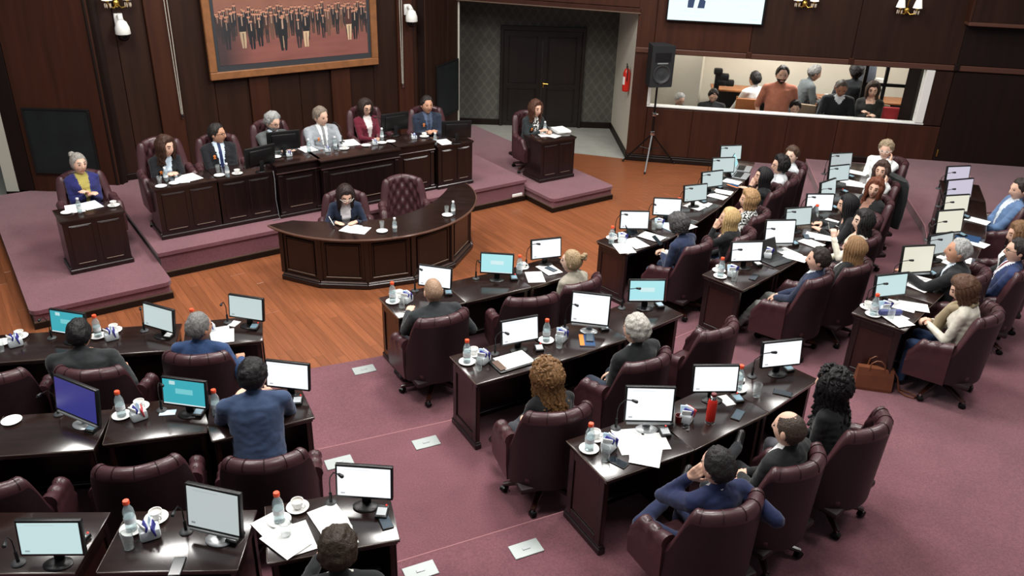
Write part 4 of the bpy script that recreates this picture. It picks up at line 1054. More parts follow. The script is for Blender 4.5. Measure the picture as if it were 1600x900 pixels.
    if not fem or shirt is not None:      # jacket or sweater collar standing round the neck
        jb = MB(); rg = []
        for t, r in ((.93, .098), (.99, .080), (1.035, .068), (1.045, .062), (1.0, .060)):
            rg.append([tuple(tp(r * 1.06 * math.cos(R(a)), r * math.sin(R(a)) - .012, t - .10 * sm(math.sin(R(a)), .2, 1) * (1 if t > .95 else .3)) * S) for a in range(-235, 56, 15)])
        jb.loft(rg, caps=False); nn = len(rg[0]); jb.f = [f for f in jb.f if not ((f[0] % nn == nn - 1) or (f[1] % nn == 0 and f[0] % nn == nn - 1))]; jb.m = jb.m[:len(jb.f)]
        obj('collar', jb.mesh('collar', mats[1], True, 70), o)
    if shirt is not None:
        cb = MB(); rg = []
        for t, r in ((.985, .064), (1.03, .060), (1.06, .057), (1.055, .052), (1.0, .05)):
            rg.append([tuple(tp(r * math.cos(2 * PI * j / 18), r * math.sin(2 * PI * j / 18) - .006, t - (.04 if math.sin(2 * PI * j / 18) > .8 else 0)) * S) for j in range(18)])
        cb.loft(rg, caps=False); obj('shirt_collar', cb.mesh('collar', mats[2]), o)
    if ribbon:      # small orange ribbon pinned to the chest
        rb = MB()
        for s in (-1, 1): rb.tube([tp(.095, .150, .70) * S, tp(.095 + s * .014, .155, .73) * S, tp(.095, .150, .755) * S], .007, 6)
        for s in (-1, 1): rb.tube([tp(.095, .150, .71) * S, tp(.095 + s * .012, .154, .655) * S], .006, 6)
        obj('ribbon', rb.mesh('ribbon', M_orange), o)
    return o, loc, rz
def sit_chair(res, label, dy=.10, tall=1.0, scale=1.0, extra=0):
    o, loc, rz = res; f = Vector((-math.sin(rz), math.cos(rz), 0)); return chair(loc + f * dy, rz + R(extra), label, tall=tall, scale=scale)
# ------------------------------------------------------------------ small things, each built once
def T_monitor(w, h, kind, silver=0, tilt=8):
    """screen towards -Y, foot on the desk at the origin"""
    up = .085; mx = TR(0, -.015, up) @ Matrix.Rotation(R(-tilt), 4, 'X')
    b = MB(); b.rbox(-w / 2, w / 2, -.012, .022, 0, h, .006, 0, mx); b.rbox(-w / 2 + .06, w / 2 - .06, .02, .042, .04, h - .04, .012, 0, mx)
    s = MB(); e = .014; s.box(-w / 2 + e, w / 2 - e, -.0145, -.0115, e + .004, h - e, 0, mx)
    parts = [('casing', b.mesh('casing', M_black), [('screen', s.mesh('screen', screen_mat(kind), False))])]
    b = MB(); b.rbox(-.03, .03, .02, .04, .01, up + .09, .006); b.lathe([(.070, 0), (.073, .006), (.066, .012), (.03, .016)], 20, 0, Matrix.Diagonal((1.15, .8, 1, 1)))
    parts.append(('stand', b.mesh('stand', M_silver if silver else M_black), []))
    if silver:
        b = MB(); b.rbox(-w / 2 + .02, w / 2 - .02, -.02, -.008, -.016, .002, .004, 0, mx); parts.append(('lower_bezel', b.mesh('bez', M_silver), []))
    return parts
_MON = {}
def monitor(loc, rz, kind, label, w=.40, h=.25, silver=0):
    k = (w, h, kind, silver)
    if k not in _MON: _MON[k] = T_monitor(w, h, kind, silver)
    return place(_MON[k], 'monitor', label, 'monitor', loc, rz, 'desk monitors')
def T_mic(bx, by, L=.30):
    parts = []
    b = MB(); b.lathe([(.040, 0), (.040, .006), (.034, .012), (.014, .016)], 18); parts.append(('base', b.mesh('base', M_dgrey), []))
    b = MB(); b.lathe([(.010, .014), (.010, .085), (.006, .09)], 10); parts.append(('stem', b.mesh('stem', M_black), []))
    pts = [(0, 0, .085), (0, 0, .16), (bx * .08, by * .08, L * .72), (bx * .35, by * .35, L * .93), (bx * .75, by * .75, L)]
    b = MB(); b.tube(pts, .0042, 7); parts.append(('gooseneck', b.mesh('gooseneck', M_black), []))
    b = MB(); p = Vector(pts[-1]); d = Vector((bx, by, .01)).normalized(); b.loft(capsule(p, p + d * .03, .010, .013, 10, 3)); parts.append(('microphone_head', b.mesh('head', M_black), []))
    return parts
MIC = [T_mic(.12, -.10), T_mic(.06, -.16, .27), T_mic(.16, -.05, .24)]
def mic(loc, rz, label, v=0): return place(MIC[v], 'gooseneck_microphone', label, 'microphone', loc, rz, 'desk microphones')
def T_bottle(capm, water=.10):
    b = MB(); b.lathe([(.026, 0), (.029, .004), (.029, .11), (.026, .13), (.014, .158), (.0135, .178), (.0125, .178), (.0125, .156), (.024, .128), (.0265, .11), (.0265, .006), (0.002, .005)], 18)
    w = MB(); w.lathe([(.001, .007), (.0258, .007), (.0258, water), (.001, water)], 18)
    l = MB(); l.lathe([(.0295, .055), (.0297, .055), (.0297, .085), (.0295, .085)], 18)
    c = MB(); c.lathe([(.0165, .168), (.0168, .170), (.0168, .186), (.015, .190), (.001, .190)], 16)
    return [('bottle_body', b.mesh('bottle', M_water), [('water', w.mesh('water', mat('water', (.9, .95, .95, 1), .02, trans=.9, ior=1.1), True)), ('paper_label', l.mesh('label', mat('bottle_label', rgb(225, 230, 232), .6)))]), ('cap', c.mesh('cap', capm), [])]
BOT = {'o': T_bottle(M_cap), 'w': T_bottle(M_capw)}
gb = MB(); gb.lathe([(.024, 0), (.031, .10), (.0295, .10), (.023, .006), (.001, .006)], 18)
GLS = [('tumbler', gb.mesh('tumbler', M_glass), [])]
sb = MB(); sb.lathe([(.035, 0), (.040, .003), (.070, .013), (.072, .016), (.068, .0155), (.040, .0065), (.001, .006)], 24)
SAU = [('saucer', sb.mesh('saucer', M_china), [])]
def T_cup():
    b = MB(); b.lathe([(.022, 0), (.026, .004), (.036, .03), (.040, .058), (.037, .058), (.033, .03), (.022, .008), (.001, .007)], 20)
    h = MB(); h.tube([(.035, 0, .048), (.055, 0, .046), (.060, 0, .030), (.048, 0, .014), (.031, 0, .016)], .005, 7)
    f = MB(); f.lathe([(.034, .046), (.001, .0462)], 16)
    return [('cup_bowl', b.mesh('bowl', M_china), [('coffee', f.mesh('coffee', mat('coffee', rgb(200, 192, 182), .3)))]), ('handle', h.mesh('handle', M_china), [])]
CUP = T_cup()
def T_sugar(extra=None):
    b = MB(); b.rbox(-.042, .042, -.032, .032, 0, .055, .012); parts = [('holder', b.mesh('holder', mat('cloudy_glass', rgb(205, 212, 215), .25)), [])]
    rng = random.Random(5)
    for k, m in enumerate((M_blue, M_china, M_ltblue, M_china, M_blue if extra is None else extra)):
        q = MB(); mx = TR(-.026 + .013 * k, rng.uniform(-.01, .01), .025) @ RZ(rng.uniform(-.5, .5)) @ Matrix.Rotation(rng.uniform(-.35, .35), 4, 'Y') @ Matrix.Rotation(rng.uniform(-.2, .3), 4, 'X'); q.rbox(-.004, .004, -.026, .026, 0, .062, .003, 0, mx, 1)
        parts.append(('sugar_packet', q.mesh('packet', m), []))
    return parts
SUG = T_sugar(); SUGR = T_sugar(M_redpk)
def T_reader(light):
    b = MB(); b.rbox(-.034, .034, -.045, .045, 0, .028, .006, 0, Matrix.Rotation(R(7), 4, 'X')); s = MB(); s.box(-.026, .026, -.032, .022, .0275, .0295, 0, Matrix.Rotation(R(7), 4, 'X'))
    l = MB(); l.ball((.018, .036, .034), .005, 8, 5)
    return [('pad', b.mesh('pad', M_black), [('pad_display', s.mesh('disp', mat('pad_white', rgb(215, 220, 222), .4) if light else mat('pad_blue', rgb(120, 150, 165), .3)))]), ('indicator', l.mesh('ind', mat('red_lamp', rgb(220, 60, 50), .4, emit=rgb(255, 60, 50), estr=1.2)), [])]
RDR = [T_reader(0), T_reader(1)]
def T_phone(m=M_phone, w=.072, h=.148):
    b = MB(); b.rbox(-w / 2, w / 2, -h / 2, h / 2, 0, .009, .004); s = MB(); s.box(-w / 2 + .004, w / 2 - .004, -h / 2 + .006, h / 2 - .006, .0088, .0098)
    return [('phone_body', b.mesh('phone', M_black), [('phone_screen', s.mesh('ps', m, False))])]
PHN = T_phone(); PHG = T_phone(mat('grey_screen', rgb(72, 84, 94), .15)); TAB = T_phone(M_phone, .17, .24)
def sheet_mesh(w, h, seed, n=6):
    rng = random.Random(seed); b = MB(); vs = []; fs = []
    a1, a2 = rng.uniform(0, 6), rng.uniform(0, 6)
    for lay in (0, .0012):
        for i in range(n + 1):
            for j in range(n + 1):
                x = w * (i / n - .5); y = h * (j / n - .5); z = .0015 * (1 + math.sin(a1 + x * 12) * math.sin(a2 + y * 9)) + lay
                vs.append((x, y, z))
    N = (n + 1) ** 2
    for i in range(n):
        for j in range(n):
            a = i * (n + 1) + j; fs.append((a + N, a + n + 1 + N, a + n + 2 + N, a + 1 + N)); fs.append((a, a + 1, a + n + 2, a + n + 1))
    ring = [i * (n + 1) for i in range(n + 1)] + [n * (n + 1) + j for j in range(1, n + 1)] + [i * (n + 1) + n for i in range(n - 1, -1, -1)] + [j for j in range(n - 1, 0, -1)]
    for a, c in zip(ring, ring[1:] + ring[:1]): fs.append((a, c, c + N, a + N))
    b.add(vs, fs); return b
M_print = mat('printed_paper', rgb(240, 240, 238), .8)
def lines_on(m):
    nt = m.node_tree; tc = nt.nodes.new('ShaderNodeTexCoord'); sp = nt.nodes.new('ShaderNodeSeparateXYZ'); nt.links.new(tc.outputs['Generated'], sp.inputs[0])
    w = nt.nodes.new('ShaderNodeMath'); w.operation = 'PINGPONG'; w.inputs[1].default_value = .02; nt.links.new(sp.outputs['Y'], w.inputs[0])
    g = nt.nodes.new('ShaderNodeMath'); g.operation = 'GREATER_THAN'; g.inputs[1].default_value = .0125; nt.links.new(w.outputs[0], g.inputs[0])
    n = nt.nodes.new('ShaderNodeTexNoise'); n.inputs['Scale'].default_value = 9; nt.links.new(tc.outputs['Generated'], n.inputs['Vector'])
    g2 = nt.nodes.new('ShaderNodeMath'); g2.operation = 'GREATER_THAN'; g2.inputs[1].default_value = .47; nt.links.new(n.outputs['Fac'], g2.inputs[0])
    k = nt.nodes.new('ShaderNodeMath'); k.operation = 'MULTIPLY'; nt.links.new(g.outputs[0], k.inputs[0]); nt.links.new(g2.outputs[0], k.inputs[1])
    mx = nt.nodes.new('ShaderNodeMix'); mx.data_type = 'RGBA'; mx.inputs['A'].default_value = rgb(240, 240, 238); mx.inputs['B'].default_value = rgb(205, 205, 205); nt.links.new(k.outputs[0], mx.inputs['Factor']); nt.links.new(mx.outputs['Result'], nt.nodes['Principled BSDF'].inputs['Base Color'])
lines_on(M_print)
SHEETS = [sheet_mesh(.19, .27, k).mesh('sheet', M_print if k % 2 else M_paper, True, 60) for k in range(5)]
_sn = [0]
def sheet(loc, rzdeg, label, scale=1.0):
    _sn[0] += 1; o = obj('paper_sheet', SHEETS[_sn[0] % 5], None, loc, R(rzdeg)); o.scale = (scale, scale, 1); return tag(o, label, 'paper', 'loose sheets of paper')
def pile(loc, rzdeg, label, n=6, w=.2, h=.28, top=M_paper):
    rng = random.Random(n); t = thing('paper_stack', label, 'paper stack', loc, R(rzdeg))
    for k in range(n):
        b = MB(); b.rbox(-w / 2, w / 2, -h / 2, h / 2, k * .006, k * .006 + .0055, .001, 0, RZ(rng.uniform(-.05, .05)) @ TR(rng.uniform(-.006, .006), rng.uniform(-.006, .006), 0), 1); obj('sheet_bundle', b.mesh('bundle', top, False), t)
    return t
def book(loc, rzdeg, label, w, h, th, m, m2=None):
    t = thing('notebook', label, 'notebook', loc, R(rzdeg)); b = MB(); b.box(-w / 2 + .003, w / 2 - .002, -h / 2 + .003, h / 2 - .003, .002, th - .002); obj('pages', b.mesh('pages', M_paper, False), t)
    b = MB(); b.rbox(-w / 2, w / 2, -h / 2, h / 2, th - .002, th, .0008, 0, None, 1); b.rbox(-w / 2, w / 2, -h / 2, h / 2, 0, .002, .0008, 0, None, 1); b.rbox(-w / 2, -w / 2 + .003, -h / 2, h / 2, 0, th, .001, 0, None, 1)
    obj('cover', b.mesh('cover', m, False), t)
    if m2: b = MB(); b.box(-w / 2, -w / 2 + w * .3, -h / 2, h / 2, th, th + .0008); obj('cover_band', b.mesh('band', m2, False), t)
    return t
def laptop(loc, rz, label, kind='off'):
    t = thing('laptop', label, 'laptop', loc, rz)
    b = MB(); b.rbox(-.16, .16, -.11, .11, 0, .014, .005); base = obj('keyboard_base', b.mesh('base', M_silver if kind != 'off' else M_dgrey), t); k = MB(); k.box(-.14, .14, -.02, .09, .014, .0155); obj('keys', k.mesh('keys', M_black, False), base)
    mx = TR(0, .11, .012) @ Matrix.Rotation(R(-22), 4, 'X'); b = MB(); b.rbox(-.16, .16, -.004, .004, 0, .20, .003, 0, mx); lid = obj('lid', b.mesh('lid', M_dgrey), t); s = MB(); s.box(-.15, .15, -.0055, -.003, .012, .19, 0, mx); obj('screen', s.mesh('scr', screen_mat(kind), False), lid)
    return t

# ------------------------------------------------------------------ what stands on the members' desks
# key: screen kind, size (w,h), turn of the monitor, flags b bottle, s bottle saucer, g glass, c cup, u sugar, r reader (R white), p spare plate, m mic
SETUP = {
 'A1': ('white', .40, .25, 4, 'sgbcurp m0'), 'A2': ('cyan', .40, .25, -4, 'r m1'), 'A3': ('white', .38, .25, 8, 'bcr m0'),
 'B1': ('white', .40, .25, 18, 'gsbcuR m1'), 'B2': ('white', .40, .32, -12, 'gsbur m0'), 'B3': ('cyan', .37, .24, 5, 'pr m2'),
 'C1': ('white', .355, .285, -3, 'sbcguR m0'), 'C2': ('white', .36, .24, -8, 'bur'), 'C3': ('white', .34, .23, 6, 'bcgsr m2'),
 'L11': ('teal', .36, .24, -20, 'gscu m1'), 'L12': ('pale', .37, .25, -24, 'bscuR m0'), 'L13': ('pale', .38, .25, -22, 'bgur m1'),
 'L21': ('blue', .40, .27, -42, 'pr m1'), 'L22': ('teal', .38, .25, -10, 'bscur m0'), 'L23': ('white', .38, .25, -16, 'bR m1'),
 'L31': ('palecyan', .40, .25, -8, 'R m1'), 'L32': ('grey', .38, .30, -34, 'bgscuR m1'), 'L33': ('white', .36, .23, -14, 'gsbcR m0'),
 'F1': ('white', .38, .25, -4, 'bcu m0'), 'F2': ('white', .38, .25, -4, 'gu m1'), 'F3': ('pale', .37, .25, 0, 'br m0'), 'F4': ('pale', .36, .25, 0, 'r m0'), 'F5': ('pale', .36, .25, -6, 'r m0'), 'F6': ('pale', .36, .24, -8, ' m0'),
 'D1': ('white', .37, .25, -6, 'bsgcuR m2'), 'D2': ('white', .37, .30, -4, 'ur m0'), 'D3': ('pale', .36, .25, -6, 'cr m0'), 'D4': ('white', .37, .25, -10, 'br m0'), 'D5': ('pale', .36, .25, 14, 'r m1'), 'D6': ('pale', .37, .25, -14, 'r m0'), 'D7': ('grey', .36, .25, -18, ' m0'),
 'E1': ('palecyan', .37, .26, -4, 'gscbu m2'), 'E2': ('cream', .38, .30, -12, 'r m2'), 'E3': ('grey', .36, .25, -8, ' m0'), 'E4': ('cream', .37, .30, -14, 'r m2'), 'E5': ('cream', .36, .27, -14, 'r m2'), 'E6': ('lilac', .38, .27, -16, 'r m2'), 'E7': ('lilac', .37, .27, -20, ' m2')}
SCOL = {'white': 'bright white', 'pale': 'pale grey', 'cyan': 'light cyan', 'teal': 'teal', 'blue': 'deep blue', 'cream': 'cream', 'lilac': 'lilac', 'grey': 'dull grey', 'palecyan': 'pale bluish'}
MPOS = {'A1': (-0.80, 7.71, -13, 0.37), 'A2': (-0.17, 8.09, -4, 0.36), 'A3': (0.37, 8.54, 19, 0.37), 'B1': (0.08, 6.38, 24, 0.36), 'B2': (0.73, 6.76, -10, 0.35), 'B3': (1.32, 7.26, 4, 0.38), 'C1': (1.03, 5.04, 1, 0.36), 'C2': (1.60, 5.46, 4, 0.36), 'C3': (2.23, 5.88, 14, 0.34), 'L11': (-4.00, 6.50, -12, 0.37), 'L12': (-3.24, 6.65, -23, 0.37), 'L13': (-2.51, 6.90, -13, 0.36), 'L21': (-3.19, 5.06, -26, 0.52), 'L22': (-2.46, 5.24, -9, 0.38), 'L23': (-1.75, 5.53, -8, 0.37), 'L31': (-2.57, 3.54, 3, 0.37), 'L32': (-1.72, 3.77, -14, 0.39), 'L33': (-0.89, 4.11, -3, 0.38), 'F1': (1.48, 9.51, 3, 0.36), 'F2': (1.96, 10.01, -2, 0.37), 'F3': (2.43, 10.59, 21, 0.36), 'F4': (2.78, 11.20, 24, 0.31), 'F5': (3.08, 11.87, 12, 0.32), 'F6': (3.34, 12.53, 13, 0.32), 'D1': (2.55, 8.31, 8, 0.34), 'D2': (3.06, 8.85, 7, 0.35), 'D3': (3.45, 9.44, 16, 0.32), 'D4': (3.88, 9.97, 5, 0.31), 'D5': (4.17, 10.53, 40, 0.36), 'D6': (4.55, 11.22, 21, 0.34), 'D7': (4.79, 11.83, 14, 0.29), 'E1': (3.68, 7.27, 16, 0.36), 'E2': (4.18, 7.85, 11, 0.35), 'E3': (4.66, 8.37, 25, 0.38), 'E4': (5.05, 9.01, 15, 0.36), 'E5': (5.45, 9.69, 14, 0.34), 'E6': (5.73, 10.21, 18, 0.48), 'E7': (6.04, 10.90, 12, 0.40),}
for key, (kind, mw, mh, turn, fl) in SETUP.items():
    D = DESK[key]; w = D['w']; who = WHO[key]; a = D['a']
    flags = fl.split()[0] if not fl.startswith(' ') else ''
    mx_, my_, ma_, _w = MPOS[key]; mp_ = Vector((mx_, my_, D['z'] + .0005)); ma_ = R(ma_); mw = .46 if key == 'L21' else (.42 if key == 'E6' else .365)
    mh = {'B2': .31, 'C1': .285, 'D2': .29, 'E2': .30, 'E4': .28, 'L32': .30, 'L21': .29, 'E6': .27}.get(key, .235)
    monitor(mp_, ma_, kind, 'black monitor with %s screen, %s' % (SCOL[kind], who), mw, mh, 1 if mh > .275 else 0)
    if ' m' in fl: mic(mp_ + (Matrix.Rotation(ma_, 3, 'Z') @ Vector((-mw * .5 - .045, .01, 0))), ma_, 'black gooseneck microphone, ' + who, int(fl[-1]))
    bz = 0
    if 's' in flags: place(SAU, 'saucer', 'white saucer nearest the left corner, ' + who, 'saucer', on(D, .085, .34), a, 'white saucers'); bz = .0065
    if 'b' in flags:
        up = bz if 's' in flags else 0
        place(BOT['o'], 'water_bottle', 'clear water bottle with orange cap, ' + who, 'bottle', on(D, .085, .34, up), a, 'orange-capped bottles', 1.18)
    if 'g' in flags: place(GLS, 'drinking_glass', 'clear drinking glass, ' + who, 'glass', on(D, .12 if w > .6 else .1, .19 if 's' in flags else .3), a, 'drinking glasses', 1.15)
    if 'c' in flags:
        place(SAU, 'saucer', 'white saucer under the coffee cup, ' + who, 'saucer', on(D, .20, .435), a, 'white saucers')
        place(CUP, 'coffee_cup', 'white coffee cup on its saucer, ' + who, 'cup', on(D, .20, .435, .0065), a + R(-40), 'white coffee cups')
    if 'u' in flags: place(SUGR if key in ('C2', 'L22') else SUG, 'sugar_holder', 'white holder of sugar packets, ' + who, 'sugar holder', on(D, .215, .28), a + R(25), 'sugar packet holders', 1.4)
    if 'r' in flags or 'R' in flags: place(RDR[1 if 'R' in flags else 0], 'voting_pad', 'small %s voting pad, %s' % ('white-faced' if 'R' in flags else 'black', who), 'keypad', on(D, w - .075, .25), a + R(-20), 'voting pads', 1.15)
    if 'p' in flags: place(SAU, 'saucer', 'lone white saucer near the monitor, ' + who, 'saucer', on(D, w - .09 if key == 'A1' else .09, .42), a, 'white saucers')
# papers, phones and personal things, desk by desk
def dz(key, k=0): return DESK[key]['z'] + .001 + .0035 * k
def at_desk(key, px, py, k=0): return U(px, py, dz(key, k))
def ang(key): return math.degrees(DESK[key]['a'])
sheet(at_desk('A3', 836, 433), ang('A3') - 28, "loose page nearest the edge, bun-haired woman's desk"); sheet(at_desk('A3', 858, 421, 1), ang('A3') - 5, "upper page under the phone, bun-haired woman's desk")
place(PHG, 'mobile_phone', "grey phone on the pages, bun-haired woman's desk", 'phone', at_desk('A3', 861, 421, 2), R(ang('A3') + 8), 'phones on the desks')
# padfolio
pf = thing('padfolio', "black zipped padfolio open with pages, curly fair-haired woman's desk", 'folder', at_desk('B1', 800, 566), R(ang('B1') + 2))
b = MB(); b.rbox(-.19, .19, -.125, .125, 0, .016, .012); obj('cover', b.mesh('cover', M_black), pf); b = MB(); b.rbox(-.13, .17, -.108, .108, .016, .022, .002, seg=1); obj('pages', b.mesh('pages', M_paper), pf); b = MB(); b.rbox(-.175, -.11, -.10, .06, .022, .0245, .002, seg=1); obj('leather_tab', b.mesh('tab', mat('brown_tab', rgb(92, 70, 58), .6)), pf)
book(at_desk('B2', 917, 533), ang('B2') - 34, "blue notebook with orange band, white-haired man's desk", .14, .20, .012, M_navyc, M_orange)
place(PHG, 'mobile_phone', "phone lying on the blue notebook, white-haired man's desk", 'phone', at_desk('B2', 921, 530) + Vector((0, 0, .014)), R(ang('B2') - 38), 'phones on the desks')
for k, (px, py, da, lab) in enumerate(((985, 690, -20, 'lowest'), (1005, 700, -33, 'broad middle'), (1010, 707, -44, 'topmost'))):
    sheet(at_desk('C1', px, py, k), ang('C1') + da, "%s white page, navy-suited man's front right desk" % lab, 1.12)
book(at_desk('C1', 1027, 690), ang('C1') - 22, "white folder with dark clip, navy-suited man's front right desk", .15, .2, .006, M_paper)
place(PHN, 'mobile_phone', "black phone near the edge, navy-suited man's front right desk", 'phone', at_desk('C1', 965, 723), R(ang('C1') + 22), 'phones on the desks')
# red thermos with cup, keys, tablet
p = at_desk('C2', 1109, 658); t = thing('thermos', "tall red thermos flask on the balding man's desk", 'thermos', p, 0)
b = MB(); b.lathe([(.034, .0), (.036, .008), (.036, .17), (.030, .195), (.026, .2)], 22); obj('body', b.mesh('body', M_red), t); b = MB(); b.lathe([(.036, 0), (.0365, .0), (.0365, .012), (.036, .013)], 22); b.lathe([(.026, .2), (.024, .222), (.020, .226)], 20); obj('steel_neck', b.mesh('neck', M_chrome), t); b = MB(); b.lathe([(.020, .224), (.021, .246), (.017, .25), (.001, .25)], 18); obj('stopper', b.mesh('stop', M_maroonp), t)
b = MB(); b.lathe([(.026, 0), (.031, .06), (.028, .06), (.024, .008), (.001, .007)], 18); tag(obj('thermos_cup', b.mesh('tcup', M_maroonp), None, at_desk('C2', 1060, 659)), "dark red thermos cup on the balding man's desk", 'cup')
t = thing('key_bunch', "bunch of keys on the balding man's desk", 'keys', at_desk('C2', 1077, 668), 0)
for k in range(4):
    b = MB(); b.box(-.004, .004, 0, .04, .001 + .002 * k, .003 + .002 * k, 0, RZ(k * .9)); b.lathe([(.010, .001 + .002 * k), (.010, .003 + .002 * k)], 10, 0, RZ(k * .9) @ TR(0, .045, 0)); obj('key', b.mesh('key', M_chrome), t)
place(PHG, 'mobile_phone', "grey phone on the balding man's desk", 'phone', at_desk('C2', 1153, 649), R(ang('C2') - 68), 'phones on the desks')
book(at_desk('C2', 1135, 626), ang('C2') - 15, "small white leaflet by the monitor, balding man's desk", .09, .14, .004, M_paper)
place(PHN, 'mobile_phone', "black phone on the curly black-haired woman's desk", 'phone', at_desk('C3', 1223, 615), R(ang('C3') + 25), 'phones on the desks')
place(PHN, 'mobile_phone', "dark phone on the vacant desk near the bottom left", 'phone', at_desk('L32', 277, 886), R(ang('L32') + 2), 'phones on the desks')
for k, (px, py, da, lab) in enumerate(((430, 825, 28, 'left'), (463, 842, 12, 'lower'), (515, 812, 18, 'upper right'), (527, 832, 10, 'lower right'), (447, 845, 35, 'frontmost'))):
    sheet(at_desk('L33', px, py, k), ang('L33') + da, '%s white page on the paper-strewn bottom desk' % lab, 1.0)
place(PHG, 'mobile_phone', 'grey phone on the paper-strewn bottom desk', 'phone', at_desk('L33', 602, 815), R(ang('L33') + 8), 'phones on the desks')
for k, (px, py, da, lab) in enumerate(((350, 525, 2, 'lower'), (344, 521, 8, 'upper'))): sheet(at_desk('L13', px, py, k), ang('L13') + da, "%s white page, grey-haired man in blue's desk" % lab, .95)
sheet(at_desk('L13', 366, 506, 0), ang('L13') - 30, "small pinkish note, grey-haired man in blue's desk", .42)
book(at_desk('L22', 262, 645), ang('L22') - 5, 'white card beneath the teal monitor, left block', .12, .07, .003, M_ltblue)
for k, (px, py, da, lab) in enumerate(((975, 388, -30, 'overhanging left'), (993, 380, -12, 'middle'), (1018, 370, 10, 'right'))): sheet(at_desk('F1', px, py, k), ang('F1') + da, "%s white page, phone-reading man's desk" % lab, 1.1)
t = place(TAB, 'tablet', "black tablet before the monitor, phone-reading man's desk", 'tablet', at_desk('F1', 983, 366) + Vector((0, 0, .012)), R(ang('F1') + 0)); t.rotation_euler = (R(62), 0, R(ang('F1'))); t.location.z += .105
sheet(at_desk('F2', 1070, 352), ang('F2') - 12, "white page on blue folder, long-haired blonde's desk"); book(at_desk('F2', 1046, 355), ang('F2') - 10, "light blue folder, long-haired blonde's desk", .2, .27, .008, M_ltblue)
for key, pts in {'F3': ((1085, 323), (1096, 318)), 'F4': ((1121, 307), (1130, 300)), 'F5': ((1144, 284),)}.items():
    for k, (px, py) in enumerate(pts): sheet(at_desk(key, px, py, k), ang(key) + 10 * k - 8, "white page %s, %s" % (('lying flat', 'lying askew')[k], WHO[key]), .95)
book(at_desk('F4', 1147, 291), ang('F4') - 20, "navy and orange booklet, chin-resting woman's desk", .12, .19, .01, M_navyc, M_orange)
laptop(at_desk('F5', 1158, 275), DESK['F5']['a'], "open laptop, white-shirted man in glasses's desk", 'pale'); laptop(at_desk('F6', 1162, 264), DESK['F6']['a'], 'open laptop with cyan screen, farthest middle-row desk', 'cyan')
for key, pts in {'D2': ((1232, 395), (1243, 402)), 'D3': ((1268, 380), (1276, 369), (1290, 372)), 'D4': ((1303, 348),), 'D6': ((1330, 285), (1337, 289)), 'D7': ((1340, 270),), 'E1': ((1393, 493), (1408, 478), (1428, 479), (1402, 500)), 'E2': ((1434, 447), (1448, 440)), 'E3': ((1480, 408), (1497, 404)), 'E5': ((1527, 345),), 'E4': ((1524, 380),)}.items():
    for k, (px, py) in enumerate(pts): sheet(at_desk(key, px, py, k), ang(key) + (-14, 9, 24, -30)[k], "%s white page, %s" % (('bottom', 'middle', 'top', 'overhanging')[k], WHO[key]), .98)
laptop(at_desk('D2', 1212, 408), DESK['D2']['a'] - .2, "flat open laptop, woman with long straight hair's desk"); laptop(at_desk('D4', 1290, 352), DESK['D4']['a'], "dark laptop, black-haired woman's desk")
place(PHG, 'mobile_phone', "dark phone on pages, cream-jacketed woman's desk", 'phone', at_desk('D3', 1260, 370, 2), R(ang('D3') - 60), 'phones on the desks')
place(PHN, 'mobile_phone', "black phone near the edge, navy-sweatered man's desk", 'phone', at_desk('D1', 1178, 434), R(ang('D1') - 75), 'phones on the desks')
b = MB(); b.loft(capsule((-.09, 0, .03), (.09, 0, .03), .03, .03)); tag(obj('pencil_case', b.mesh('case', M_kelly), None, at_desk('E1', 1390, 492, 3), R(ang('E1') - 45)), "blue cylindrical case on the scarf-wearing woman's desk", 'case')
book(at_desk('E4', 1512, 372), ang('E4'), "dark blue folder, long-haired woman's far right desk", .2, .26, .01, M_navyc)
# tan handbag on the carpet
p = U(1361, 606, TIER[3]); t = thing('handbag', 'tan leather handbag with looped handles on the carpet', 'handbag', p, R(-12))
b = MB(); b.loft([[(x * kx, y * ky, z) for x, y in ((-.17, -.06), (.17, -.06), (.17, .06), (-.17, .06))] for kx, ky, z in ((.95, 1, 0), (1, 1.05, .03), (.98, .8, .16), (.95, .55, .235))]); obj('bag_body', b.mesh('bag', M_tan, False), t)
for y in (-.045, .045):
    b = MB(); b.tube([(-.07, y, .22), (-.06, y, .29), (-.02, y, .325), (.02, y, .325), (.06, y, .29), (.07, y, .22)], .007, 7); obj('handle', b.mesh('h', M_tan), t)
b = MB(); b.tube([(.16, 0, .22), (.21, .0, .15), (.24, -.03, .03), (.30, -.08, .012), (.37, -.10, .01), (.40, -.06, .01), (.34, -.01, .01), (.24, .04, .012)], .008, 7); obj('shoulder_strap', b.mesh('s', M_tan), t)
# ------------------------------------------------------------------ people and their chairs
SH = -54.2           # heading of people on the stage
def H(key, d=0): return math.degrees(DESK[key]['a']) + 90 + d
S1 = 1.06
